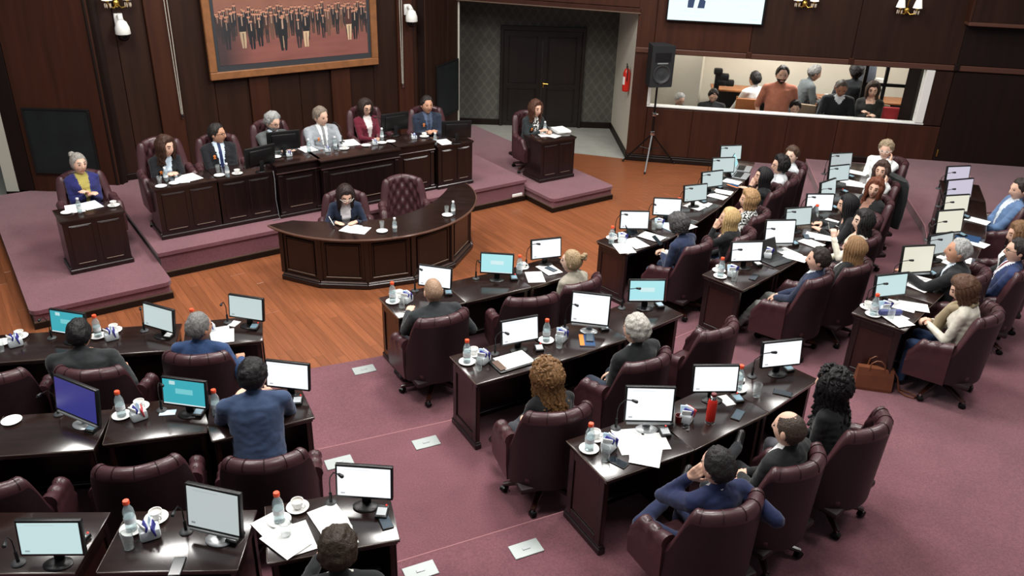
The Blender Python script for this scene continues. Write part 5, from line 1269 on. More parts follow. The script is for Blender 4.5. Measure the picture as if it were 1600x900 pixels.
# stage
r = person('elderly woman in blue cardigan and yellow top, arms crossed', (123, 256), PZ, SH + 4, S1, 1, lean=-2, yaw=12, hands=('crossarm', 'cross'), top=(40, 42, 98), shirt=(158, 146, 78), pants=(40, 40, 60), hair='bun', hcol=(140, 135, 128), skin='light', vneck=.19, legs='under', hs=1.2)
sit_chair(r, 'maroon chair of the woman in blue cardigan')
r = person('woman in black jacket with brown wavy hair at left of dais', (259, 229), DZ, SH, S1, 1, lean=10, hunch=14, yaw=28, pitch=-8, hands=('deskc', 'deskc'), top=(30, 30, 34), shirt=(196, 212, 226), pants=(25, 25, 30), hair='wavy', hcol=(62, 40, 30), vneck=.15, legs='under', hs=1.2, ribbon=1)
sit_chair(r, 'maroon chair of the brown-haired woman at left of dais', tall=1.15)
r = person('man in black suit and blue tie turned sideways on the dais', (339, 209), DZ, SH - 4, S1, 0, lean=-4, yaw=48, hands=('lap', 'lap'), top=(28, 28, 32), shirt=(196, 212, 228), tie=(30, 42, 82), hair='short', hcol=(40, 36, 34), skin='tan', glasses=1, vneck=.18, legs='under', hs=1.2, ribbon=1)
sit_chair(r, 'maroon chair of the man in blue tie on dais', tall=1.1)
r = person('bearded grey-haired man in grey suit with glasses on the dais', (426, 191), DZ, SH + 4, S1, 0, lean=4, yaw=18, pitch=-14, hands=('desk', 'deskc'), top=(84, 88, 88), shirt=(190, 205, 215), tie=(32, 36, 60), hair='thick', hcol=(150, 150, 148), beard=1, skin='light', glasses=1, legs='under', hs=1.2)
sit_chair(r, 'maroon chair of the bearded grey-haired man on dais', tall=1.12)
r = person('presiding man in light grey suit with striped tie', (501, 182), DZ, SH - 2, S1 * 1.04, 0, lean=0, yaw=22, pitch=-8, roll=6, hands=('desk', 'desk'), top=(142, 147, 152), shirt=(225, 228, 228), tie=(128, 130, 132), pants=(150, 152, 156), hair='short', hcol=(120, 108, 96), skin='light', bulk=1.1, legs='under', hs=1.2, ribbon=1)
r2 = sit_chair(r, 'maroon chair hidden behind the man in light grey suit', tall=.98)
r = person('woman in maroon cardigan with glasses holding a phone on dais', (571, 168), DZ, SH, S1, 1, lean=-2, yaw=4, pitch=-14, hands=('phone', 'phone'), top=(96, 26, 42), shirt=(216, 206, 204), pants=(30, 28, 32), hair='long', hcol=(48, 36, 32), glasses=1, legs='under', hs=1.2)
sit_chair(r, 'maroon chair of the woman in maroon cardigan', tall=1.12)
r = person('man in navy suit and tie with clasped hands at right of dais', (667, 164), DZ, SH - 14, S1, 0, lean=-2, yaw=6, hands=('clasp', 'clasp'), top=(34, 42, 58), shirt=(70, 82, 104), tie=(44, 54, 74), hair='short', hcol=(36, 30, 28), skin='tan', legs='under', hs=1.2, ribbon=1)
sit_chair(r, 'maroon chair of the navy-suited man at right of dais', tall=1.08)
r = person('woman in dark jacket and patterned blouse speaking at boxy desk', (837, 170), PZ, R(0) - 56, S1, 1, lean=12, hunch=8, yaw=4, pitch=-6, hands=('desk', 'deskc'), top=(40, 46, 48), shirt=(215, 215, 212), pants=(32, 34, 36), hair='wavy', hcol=(78, 50, 38), legs='under', hs=1.2, ribbon=1)
o_, loc_, rz_ = r; o_.data.materials[2] = pattern_mat('blouse_pattern', (225, 225, 222), (24, 24, 26), 34, .5)
sit_chair(r, 'maroon chair of the woman at the boxy desk by the door')
r = person('clerk woman in navy jacket writing at the crescent desk', (540, 305), 0, -78, S1, 1, lean=16, hunch=18, yaw=10, pitch=-26, hands=('desk', 'desk'), top=(36, 44, 64), shirt=(224, 220, 222), hair='long', hcol=(44, 32, 30), glasses=2, vneck=.2, legs='under', hs=1.2)
sit_chair(r, 'maroon chair of the clerk writing at the crescent desk')
p = U(633, 338, .45); chair((p.x, p.y, 0), R(-165), 'empty tufted maroon chair at the crescent desk')
# front row, middle block
r = person('bald man in dark grey suit seen from behind', (677, 456), TIER[1], H('A1', -3), 1.05, 0, lean=6, hunch=6, yaw=-6, pitch=-6, hands=('desk', 'arm'), top=(40, 44, 46), shirt=(220, 220, 220), hair='stub', hcol=(150, 122, 100), skin='light', bulk=1.2, legs='wide')
sit_chair(r, 'maroon chair of the bald man', extra=4)
r = person('fair-haired woman with bun in beige jacket', (893, 409), TIER[1], H('A3', 8), 1.05, 1, lean=4, hunch=4, yaw=26, hands=('lap', 'thigh'), top=(150, 144, 130), shirt=(190, 180, 165), pants=(120, 110, 98), hair='bun', hcol=(150, 128, 98), skin='pale')
sit_chair(r, 'maroon chair of the bun-haired woman')
c_ = on(DESK['A2'], .48, -.40); chair((c_.x, c_.y, TIER[1]), DESK['A2']['a'] + R(-14), 'empty maroon chair between bald man and bun-haired woman')
# front row, far block
r = person('man in navy blazer and jeans looking down at his phone', (1060, 352), TIER[1], H('F1', 8), 1.05, 0, lean=8, hunch=14, yaw=10, pitch=-26, hands=('phone', 'phone'), top=(34, 44, 70), shirt=(214, 216, 220), pants=(64, 78, 104), hair='messy', hcol=(66, 64, 64), skin='light')
sit_chair(r, 'maroon chair of the phone-reading man'); ph_ = r
r = person('woman with long straight blonde hair in black, chin on hand', (1139, 341), TIER[1], H('F2', 10), 1.04, 1, lean=6, hunch=6, yaw=22, hands=('chin', 'lap'), top=(26, 26, 28), pants=(80, 96, 122), hair='long', hcol=(190, 160, 112), skin='light')
sit_chair(r, 'maroon chair of the long-haired blonde')
r = person('fair short-haired woman in black and white patterned blouse', (1170, 312), TIER[1], H('F3', 10), 1.04, 1, lean=4, yaw=24, hands=('lap', 'lap'), top=(150, 150, 150), pants=(24, 24, 26), hair='bob', hcol=(160, 126, 88), skin='light', topmat=pattern_mat('leaf_blouse', (210, 212, 208), (36, 38, 38), 42, .5))
sit_chair(r, 'maroon chair of the woman in patterned blouse')
r = person('dark-haired woman in black with hand at her mouth', (1192, 276), TIER[1], H('F4', 10), 1.04, 1, lean=6, yaw=20, hands=('chin', 'lap'), top=(24, 24, 26), hair='long', hcol=(24, 22, 24), skin='light')
sit_chair(r, 'maroon chair of the dark-haired woman with hand at mouth')
r = person('man in white shirt with dark curly hair and glasses', (1219, 258), TIER[1], H('F5', 12), 1.06, 0, lean=4, yaw=20, hands=('desk', 'lap'), top=(206, 208, 212), hair='messy', hcol=(24, 22, 22), skin='light', glasses=1)
sit_chair(r, 'maroon chair of the man in white shirt and glasses')
r = person('brown-haired person in light grey shirt at far end of row', (1237, 243), TIER[1], H('F6', 30), 1.04, 0, lean=0, yaw=40, hands=('lap', 'lap'), top=(190, 194, 198), hair='thick', hcol=(74, 54, 42), skin='pale')
sit_chair(r, 'maroon chair at the far end of the middle front row')
# second row, middle
r = person('woman with long curly light-brown hair seen from behind in black', (855, 588), TIER[2], H('B1', -2), 1.05, 1, lean=8, hunch=8, yaw=4, pitch=-10, hands=('thigh', 'lap'), legs='cross', top=(26, 26, 28), pants=(52, 54, 60), hair='curly', hcol=(112, 80, 48), skin='light')
sit_chair(r, 'maroon chair of the curly light-brown-haired woman', extra=-8); curly = r
r = person('white-haired man in black suit seen from behind', (993, 516), TIER[2], H('B2', 4), 1.08, 0, lean=4, hunch=4, yaw=6, hands=('lap', 'lap'), top=(26, 28, 30), shirt=(205, 208, 212), pants=(34, 42, 56), hair='thick', hcol=(170, 166, 158), skin='light', bulk=1.12)
sit_chair(r, 'maroon chair of the white-haired man')
c_ = on(DESK['B3'], .50, -.42); chair((c_.x, c_.y, TIER[2]), DESK['B3']['a'] + R(4), 'empty maroon chair right of the white-haired man')
# second row, far block
r = person('dark-haired man in navy sweater and grey trousers leaning back', (1279, 406), TIER[2], H('D1', 8), 1.06, 0, lean=-10, hunch=4, yaw=20, hands=('lap', 'lap'), legs='out', top=(36, 44, 66), shirt=(200, 204, 210), pants=(120, 122, 118), hair='short', hcol=(40, 32, 28), skin='light', vneck=.02, shoes=(70, 52, 42))
sit_chair(r, 'maroon chair of the man in navy sweater')
r = person('woman with long light-brown hair in black jacket from behind', (1334, 388), TIER[2], H('D2', 0), 1.05, 1, lean=-4, yaw=6, hands=('lap', 'lap'), top=(28, 29, 30), shirt=(220, 220, 215), hair='long', hcol=(136, 104, 72), skin='light')
sit_chair(r, 'maroon chair of the woman with long light-brown hair')
r = person('dark curly-haired woman in cream jacket holding a pen', (1348, 346), TIER[2], H('D3', 12), 1.05, 1, lean=-2, yaw=28, hands=('up', 'lap'), top=(212, 206, 190), pants=(60, 60, 66), hair='wavy', hcol=(30, 27, 28), skin='pale')
sit_chair(r, 'maroon chair of the woman in cream jacket'); pen_ = r
r = person('woman with long black hair in black leaning to her desk', (1324, 320), TIER[2], H('D4', 14), 1.04, 1, lean=12, hunch=10, yaw=10, pitch=-10, hands=('desk', 'desk'), top=(24, 24, 27), hair='long', hcol=(22, 20, 22), skin='light')
sit_chair(r, 'maroon chair of the woman with long black hair')
r = person('red-haired woman in black jacket turned towards the camera', (1367, 294), TIER[2], H('D5', 40), 1.05, 1, lean=2, twist=14, yaw=32, pitch=-4, roll=-6, hands=('lap', 'lap'), top=(28, 29, 31), shirt=(150, 112, 96), hair='wavy', hcol=(104, 58, 40), skin='light')
sit_chair(r, 'maroon chair of the red-haired woman')
r = person('woman with fringe and brown hair in white sweater', (1377, 267), TIER[2], H('D6', 34), 1.05, 1, lean=4, twist=14, yaw=34, hands=('cheek', 'lap'), top=(222, 222, 220), hair='wavy', hcol=(66, 48, 42), skin='light')
sit_chair(r, 'maroon chair with dark coat, woman in white sweater')
coat_at = r
r = person('person in white shirt and white-rimmed glasses with short fair hair', (1384, 234), TIER[2], H('D7', 52), 1.08, 0, lean=2, yaw=28, pitch=-8, hands=('cheek', 'lap'), top=(226, 228, 228), hair='thick', hcol=(150, 132, 108), skin='light', glasses=2)
sit_chair(r, 'tufted maroon chair at the far end of second row', extra=-24, dy=.0)
# third row, near right
r = person('dark-haired man in navy suit with hand at his face', (1121, 730), TIER[3], H('C1', 2), 1.06, 0, lean=2, hunch=4, twist=-8, yaw=14, pitch=-4, hands=('cheek', 'back'), legs='ankle', top=(30, 38, 72), shirt=(225, 226, 230), pants=(28, 36, 66), hair='short', hcol=(34, 32, 32), skin='light', vox=.0125)
sit_chair(r, 'maroon chair of the navy-suited man at front right', extra=-4)
r = person('balding man in black suit with legs crossed', (1233, 672), TIER[3], H('C2', 2), 1.06, 0, lean=0, yaw=4, pitch=-4, hands=('lap', 'lap'), legs='ankle', top=(24, 25, 27), shirt=(222, 222, 222), pants=(30, 32, 36), hair='balding', hcol=(66, 54, 46), skin='light', vox=.0135)
sit_chair(r, 'maroon chair of the balding man')
r = person('woman with long curly black hair in black seen from behind', (1300, 602), TIER[3], H('C3', 4), 1.06, 1, lean=8, hunch=4, yaw=4, hands=('lap', 'lap'), top=(22, 22, 24), pants=(90, 90, 96), hair='curly', hcol=(20, 18, 19), skin='light')
o_, loc_, rz_ = r; sit_chair(r, 'maroon chair of the curly black-haired woman', extra=-4, dy=.0)
# right-hand row
r = person('woman with brown bob in cream jacket and scarf reading', (1506, 453), TIER[3], H('E1', 6), 1.05, 1, lean=6, hunch=8, yaw=14, pitch=-24, hands=('phone', 'phone'), top=(204, 198, 184), shirt=(150, 136, 110), pants=(44, 62, 96), hair='bob', hcol=(84, 58, 42), skin='light', shoes=(24, 24, 28))
sit_chair(r, 'maroon chair of the woman with scarf'); scarf_ = r
r = person('grey-haired man in black suit reaching to his desk', (1497, 393), TIER[3], H('E2', 10), 1.08, 0, lean=10, yaw=20, pitch=6, hands=('point', 'desk'), top=(26, 27, 30), shirt=(200, 215, 228), hair='short', hcol=(158, 158, 156), skin='tan', bulk=1.1)
sit_chair(r, 'maroon chair of the grey-haired man at right')
r = person('man in blue suit and red tie with glasses at right edge', (1590, 392), TIER[3], H('E3', 14), 1.06, 0, lean=-6, yaw=12, hands=('lap', 'lap'), top=(42, 56, 96), shirt=(225, 226, 230), tie=(110, 30, 40), hair='short', hcol=(38, 32, 30), skin='light', glasses=1)
sit_chair(r, 'maroon chair of the man with red tie')
r = person('woman with long wavy hair and white blouse at right edge', (1592, 366), TIER[3], H('E4', 14), 1.05, 1, lean=2, yaw=10, pitch=-12, hands=('lap', 'lap'), legs='cross', top=(30, 30, 32), shirt=(225, 225, 225), hair='wavy', hcol=(112, 82, 56), skin='light')
sit_chair(r, 'maroon chair of the wavy-haired woman at right edge')
r = person('man in light blue blazer and jeans with legs crossed at right edge', (1593, 296), TIER[3], H('E6', 14), 1.08, 0, lean=-8, yaw=16, pitch=-6, hands=('lap', 'lap'), legs='ankle', top=(86, 112, 148), shirt=(196, 206, 216), pants=(100, 124, 146), hair='short', hcol=(44, 36, 32), skin='light', shoes=(60, 40, 32))
sit_chair(r, 'maroon chair of the man in light blue blazer')
# left block
r = person('heavy black-haired man in black jacket seen from behind', (124, 523), TIER[1], H('L12', 4), 1.07, 0, lean=8, hunch=10, yaw=0, pitch=-8, hands=('desk', 'arm'), legs='wide', top=(36, 38, 40), hair='short', hcol=(20, 19, 20), skin='tan', bulk=1.3)
c_ = on(DESK['L12'], .30, -.42); chair((c_.x, c_.y, TIER[1]), DESK['L12']['a'] + R(-8), 'maroon chair of the heavy black-haired man')
c_ = on(DESK['L11'], .30, -.40); chair((c_.x, c_.y, TIER[1]), DESK['L11']['a'] + R(6), 'empty maroon chair at the left edge, far left row')
r = person('grey-haired man in blue suit looking right', (312, 512), TIER[1], H('L13', -12), 1.06, 0, lean=4, hunch=2, yaw=-38, hands=('lap', 'arm'), top=(44, 66, 104), hair='short', hcol=(112, 110, 108), skin='tan')
sit_chair(r, 'maroon chair of the grey-haired man in blue suit')
r = person('black-haired man in blue suit looking right', (397, 588), TIER[2], H('L23', -8), 1.08, 0, lean=10, hunch=6, yaw=-34, hands=('desk', 'desk'), top=(58, 74, 104), hair='thick', hcol=(24, 22, 23), skin='light', bulk=1.15)
c_ = on(DESK['L23'], .32, -.45); chair((c_.x, c_.y, TIER[2]), DESK['L23']['a'] + R(-12), 'maroon chair behind the black-haired man in blue suit')
c_ = on(DESK['L22'], .34, -.40); chair((c_.x, c_.y, TIER[2]), DESK['L22']['a'] + R(2), 'empty maroon chair facing the teal screen, left block')
c_ = on(DESK['L21'], .30, -.42); chair((c_.x, c_.y, TIER[2]), DESK['L21']['a'] + R(2), 'empty maroon chair facing the deep blue screen')
r = person('young dark-haired person in black at the bottom centre', (528, 862), TIER[3], H('L33', -6), 1.05, 0, lean=4, hunch=8, yaw=-4, pitch=-12, hands=('desk', 'lap'), top=(28, 30, 32), shirt=(205, 205, 200), pants=(30, 40, 56), hair='thick', hcol=(52, 42, 32), skin='light', vneck=.04)
sit_chair(r, 'maroon chair of the person at the bottom centre')
# loose things held or worn
def local_of(res, v): o, loc, rz = res; return Vector((loc.x, loc.y, loc.z)) + (Matrix.Rotation(rz, 3, 'Z') @ Vector(v))
p = local_of(ph_, (0, .44, .80)); t = place(PHN, 'mobile_phone', 'black phone held by the man in navy blazer', 'phone', p, ph_[2], 'phones on the desks'); t.rotation_euler = (R(35), 0, ph_[2])
b = MB(); b.tube([(0, 0, -.07), (0, 0, .07)], .005, 8); b.tube([(0, 0, .07), (0, 0, .08)], .003, 6); p = local_of(pen_, (-.20, .32, 1.02)); t = tag(obj('pen', b.mesh('pen', M_white), None, p), 'white pen held up by the woman in cream jacket', 'pen'); t.rotation_euler = (R(20), R(-25), 0)
# sunglasses pushed up in the curly hair
b = MB()
for s in (-1, 1): b.tube([(s * .034 + .026 * math.cos(2 * PI * k / 14), 0, .019 * math.sin(2 * PI * k / 14)) for k in range(15)], .004, 5, caps=False)
b.tube([(-.06, 0, .01), (-.09, -.09, .0)], .004, 5); b.tube([(.06, 0, .01), (.09, -.09, .0)], .004, 5); b.tube([(-.01, 0, .005), (.01, 0, .005)], .004, 5)
o, loc, rz = curly; hair_o = [c for c in o.children if c.name.startswith('hair')][0]; sg = obj('sunglasses', b.mesh('sunglasses', M_cream), o, mx=hair_o.matrix_local @ TR(0, .055, .128) @ Matrix.Rotation(R(60), 4, 'X'))
# scarf as clothing
b = MB(); pts = [(.07, .02, 0), (.04, .10, -.05), (.0, .12, -.08), (-.04, .10, -.05), (-.07, .02, 0), (-.05, -.05, .03), (0, -.07, .04), (.05, -.05, .03), (.07, .02, 0)]; b.tube(pts, [.034] * 9, 10); b.tube([(.03, .10, -.05), (.05, .15, -.18), (.06, .17, -.34)], [.04, .045, .04], 10); b.tube([(-.02, .11, -.06), (-.01, .17, -.20), (.0, .19, -.36)], [.04, .045, .04], 10)
o, loc, rz = scarf_; sc_ = [c for c in o.children if c.name.startswith('shirt_collar')][0]; bb = [Vector(v.co) for v in sc_.data.vertices]; cen = sum(bb, Vector()) / len(bb)
obj('scarf', b.mesh('scarf', cmat('scarf', (156, 140, 112))), o, mx=TR(cen.x, cen.y, cen.z - .01))
# coat hung over a chair back
o, loc, rz = coat_at; f = Vector((-math.sin(rz), math.cos(rz), 0)); p = loc + f * .10
b = MB(); rings = []
for k, (z, w_, d_, oy) in enumerate(((.30, .20, .05, -.38), (.5, .25, .06, -.37), (.75, .27, .07, -.36), (.93, .27, .08, -.345), (1.0, .24, .07, -.32))):
    rings.append([(w_ * math.cos(2 * PI * j / 16) * (1 + .06 * math.sin(j * 2.3 + k)), oy + d_ * math.sin(2 * PI * j / 16), z) for j in range(16)])
b.loft(rings[:5]); tag(obj('coat', b.mesh('coat', cmat('coat', (30, 32, 33))), None, (p.x, p.y, TIER[2]), rz), 'dark coat draped over the chair of woman in white sweater', 'coat')
# behind the window
def WP(px, py, off):
    d = CAM_R * ((px - 800) / CAM_F) - CAM_U * ((py - 450) / CAM_F) + CAM_FW; q = W0 + WN * off
    t = Vector((q.x, q.y)).dot(WN) / Vector((d.x, d.y)).dot(WN); return d.x * t, d.y * t, CAM_H + d.z * t
FZ = -.30
def win_person(label, px, py, off, face, stand=1, S=None, **k):
    x, y, z = WP(px, py, off)
    if stand: S = (z - FZ) / 1.508; person(label, None, FZ, face, S, stand=1, at=(x, y), vox=.019, **k)
    else: S = S or 1.06; hz = (.375 / (S * .93) + .085 + .648) * S * .93; person(label, None, FZ, face, S, at=(x, y), vox=.019, sit=max(.375, z - FZ - .733 * S * .93), **k); return x, y, z - hz
win_person('bearded man in terracotta t-shirt standing behind the window', 1222, 117, -.9, -98, hands=('down', 'down'), top=(168, 104, 82), pants=(30, 30, 34), hair='short', hcol=(40, 32, 28), beard=1, bulk=1.1, sleeve=0, skin='light')
win_person('man in grey shirt leaning over the back table', 1255, 112, -1.9, 5, lean=12, hunch=10, pitch=-18, hands=('work', 'work'), top=(78, 84, 86), hair='short', hcol=(100, 98, 96))
win_person('person in black quilted jacket seen from behind, behind window', 1338, 113, -1.7, 80, hands=('down', 'down'), top=(26, 28, 32), hair='thick', hcol=(26, 24, 24), bulk=1.2)
win_person('man in black sweater and white collar bending behind the window', 1312, 132, -.8, -100, lean=8, hunch=14, pitch=-24, hands=('work', 'work'), top=(26, 27, 30), shirt=(220, 222, 224), hair='stub', hcol=(60, 54, 50), skin='brown', vneck=.03)
win_person('woman with long hair and dark jacket, arms folded behind window', 1364, 140, -.7, -110, fem=1, lean=0, pitch=-14, hands=('crossarm', 'cross'), top=(38, 38, 36), pants=(44, 60, 92), hair='long', hcol=(62, 46, 36))
win_person('man in white shirt with back turned behind the window', 1180, 124, -1.9, 120, 0, 1.25, hands=('desk', 'desk'), top=(228, 230, 230), hair='short', hcol=(28, 26, 26), skin='tan')
win_person('grey-haired head low behind the window at left', 1061, 155, -.85, -70, 0, 1.05, pitch=-20, hands=('lap', 'lap'), top=(36, 38, 42), hair='short', hcol=(165, 165, 162))
win_person('dark-haired man in black looking down behind the window', 1114, 149, -.85, -95, 0, 1.08, pitch=-26, hands=('lap', 'lap'), top=(34, 36, 38), hair='short', hcol=(36, 30, 28), bulk=1.15)
win_person('man in dark green jacket with headset low behind window', 1242, 168, -.85, -100, 0, 1.06, pitch=-12, hands=('lap', 'lap'), top=(52, 66, 58), shirt=(225, 226, 226), hair='thick', hcol=(34, 28, 26))
# ------------------------------------------------------------------ things on the stage desks
def st(px, py, z): return U(px, py, z)
ZB = DZ + BH + .001; ZS = DZ + CH + .001; ZG = PZ + CH + .001; ZC = CDH + .001
def stuff_bottle(px, py, z, lab, kind='w'): place(BOT[kind], 'water_bottle', lab, 'bottle', st(px, py, z), 0, 'bottles on the stage desks')
def stuff_glass(px, py, z, lab): place(GLS, 'drinking_glass', lab, 'glass', st(px, py, z), 0, 'glasses on the stage desks')
def stuff_cup(px, py, z, lab):
    place(SAU, 'saucer', 'saucer under ' + lab, 'saucer', st(px, py, z), 0, 'white saucers'); place(CUP, 'coffee_cup', lab, 'cup', st(px, py, z) + Vector((0, 0, .0065)), R(-60), 'white coffee cups')
def stuff_sau(px, py, z, lab): place(SAU, 'saucer', lab, 'saucer', st(px, py, z), 0, 'white saucers')
def stuff_sug(px, py, z, lab): place(SUG, 'sugar_holder', lab, 'sugar holder', st(px, py, z), .4, 'sugar packet holders')
# clerks' desk
stuff_glass(597, 357, ZC, 'drinking glass left of the bottle mid crescent desk'); stuff_sau(597, 362, ZC, 'saucer by the glass mid crescent desk'); stuff_bottle(617, 362, ZC, 'water bottle in the middle of the crescent desk')
stuff_sau(699, 337, ZC, 'saucer at the right end of crescent desk'); stuff_glass(698, 333, ZC + .007, 'drinking glass at the right end of crescent desk'); stuff_bottle(708, 335, ZC, 'water bottle at the right end of crescent desk')
sheet(st(548, 357, ZC), -20, 'page the clerk is writing on at crescent desk', 1.0); sheet(st(565, 360, ZC + .003), -12, 'second page under the clerk\'s left hand', .9)
b = MB(); b.tube([(0, 0, 0), (0, 0, .13)], .005, 8); t = tag(obj('pen', b.mesh('pen', M_white), None, st(522, 352, ZC + .03)), 'white pen in the writing clerk\'s hand', 'pen'); t.rotation_euler = (R(-20), R(-35), 0)
# left wing desk
sheet(st(117, 326, ZG), 30, 'left page on the desk of woman in blue cardigan', 1.15); sheet(st(142, 321, ZG + .003), 46, 'right page on the desk of woman in blue cardigan', 1.1); stuff_sau(105, 333, ZG + .004, 'saucer on the desk of woman in blue cardigan'); stuff_bottle(125, 332, ZG + .006, 'water bottle on the desk of woman in blue cardigan'); stuff_cup(178, 322, ZG, 'coffee cup on the desk of woman in blue cardigan')
# right wing desk
sheet(st(850, 210, ZG), 20, 'left page on the speaking woman\'s boxy desk', 1.1); pile(st(876, 205, ZG), 26, 'stack of white papers on the speaking woman\'s boxy desk', 7, .24, .3); stuff_bottle(851, 207, ZG + .004, 'water bottle on the speaking woman\'s boxy desk'); sheet(st(862, 212, ZG + .003), 55, 'right page on the speaking woman\'s boxy desk', 1.0)
# dais, left to right
stuff_sau(252, 292, ZS, 'saucer at the far left of the dais desk'); stuff_glass(250, 287, ZS, 'drinking glass at the far left of the dais desk'); stuff_bottle(260, 283, ZS, 'water bottle before the brown-haired woman on dais'); stuff_sau(273, 287, ZS, 'saucer before the brown-haired woman on dais')
sheet(st(285, 281, ZS), 20, 'left page before the brown-haired woman on dais', 1.0); sheet(st(298, 277, ZS + .003), 48, 'right page before the brown-haired woman on dais', 1.1)
stuff_sau(343, 275, ZS, 'saucer before the man in blue tie on dais'); stuff_glass(341, 269, ZS, 'drinking glass before the man in blue tie on dais'); stuff_bottle(356, 276, ZS, 'water bottle before the man in blue tie on dais'); stuff_cup(371, 272, ZS, 'coffee cup before the man in blue tie on dais')
def stage_monitor(px, py, z, rz, lab, w=.46, h=.28): monitor(st(px, py, z), rz, 'off', lab, w, h)
stage_monitor(408, 268, ZS, DAIS_A + PI + R(12), 'black monitor seen from behind on the left dais desk')
stage_monitor(445, 243, ZB, DAIS_A + PI + R(-8), 'black monitor seen from behind, bearded man\'s place')
stage_monitor(617, 212, ZB, DAIS_A + PI + R(0), 'black monitor seen from behind, right part of bench'); stage_monitor(713, 224, ZS, DAIS_A + PI + R(-22), 'black monitor seen from behind on the right dais desk')
stuff_sau(432, 246, ZB, 'saucer at the left end of presiding bench'); stuff_glass(431, 241, ZB, 'drinking glass at the left end of presiding bench'); stuff_sug(452, 244, ZB, 'sugar holder at the left end of presiding bench'); sheet(st(480, 233, ZB), 40, 'page left of the presiding man', 1.1)
stuff_bottle(483, 237, ZB + .003, 'water bottle left of the presiding man'); stuff_sug(512, 237, ZB, 'sugar holder before the presiding man'); stuff_bottle(524, 233, ZB, 'water bottle before the presiding man'); stuff_cup(538, 233, ZB, 'coffee cup before the presiding man'); sheet(st(547, 223, ZB), 30, 'page right of the presiding man', 1.2)
stuff_sau(572, 228, ZB, 'lone saucer mid presiding bench'); stuff_sug(586, 226, ZB, 'sugar holder mid presiding bench'); stuff_bottle(597, 219, ZB, 'water bottle mid presiding bench'); stuff_sau(597, 224, ZB, 'saucer by the mid bench bottle'); stuff_sau(611, 222, ZB, 'saucer right of the mid bench bottle')
stuff_sug(647, 217, ZB, 'sugar holder at the right part of presiding bench'); stuff_cup(663, 214, ZB, 'coffee cup at the right part of presiding bench'); stuff_bottle(680, 226, ZS, 'water bottle on the right dais desk'); sheet(st(694, 222, ZS), 30, 'page on the right dais desk', 1.1)
mic(st(535, 222, ZB), DAIS_A + PI, 'black microphone of the presiding man', 1); mic(st(433, 232, ZB), DAIS_A + PI, 'black microphone of the bearded man on dais', 1); mic(st(600, 212, ZB), DAIS_A + PI + R(40), 'black microphone before the woman in maroon', 0)
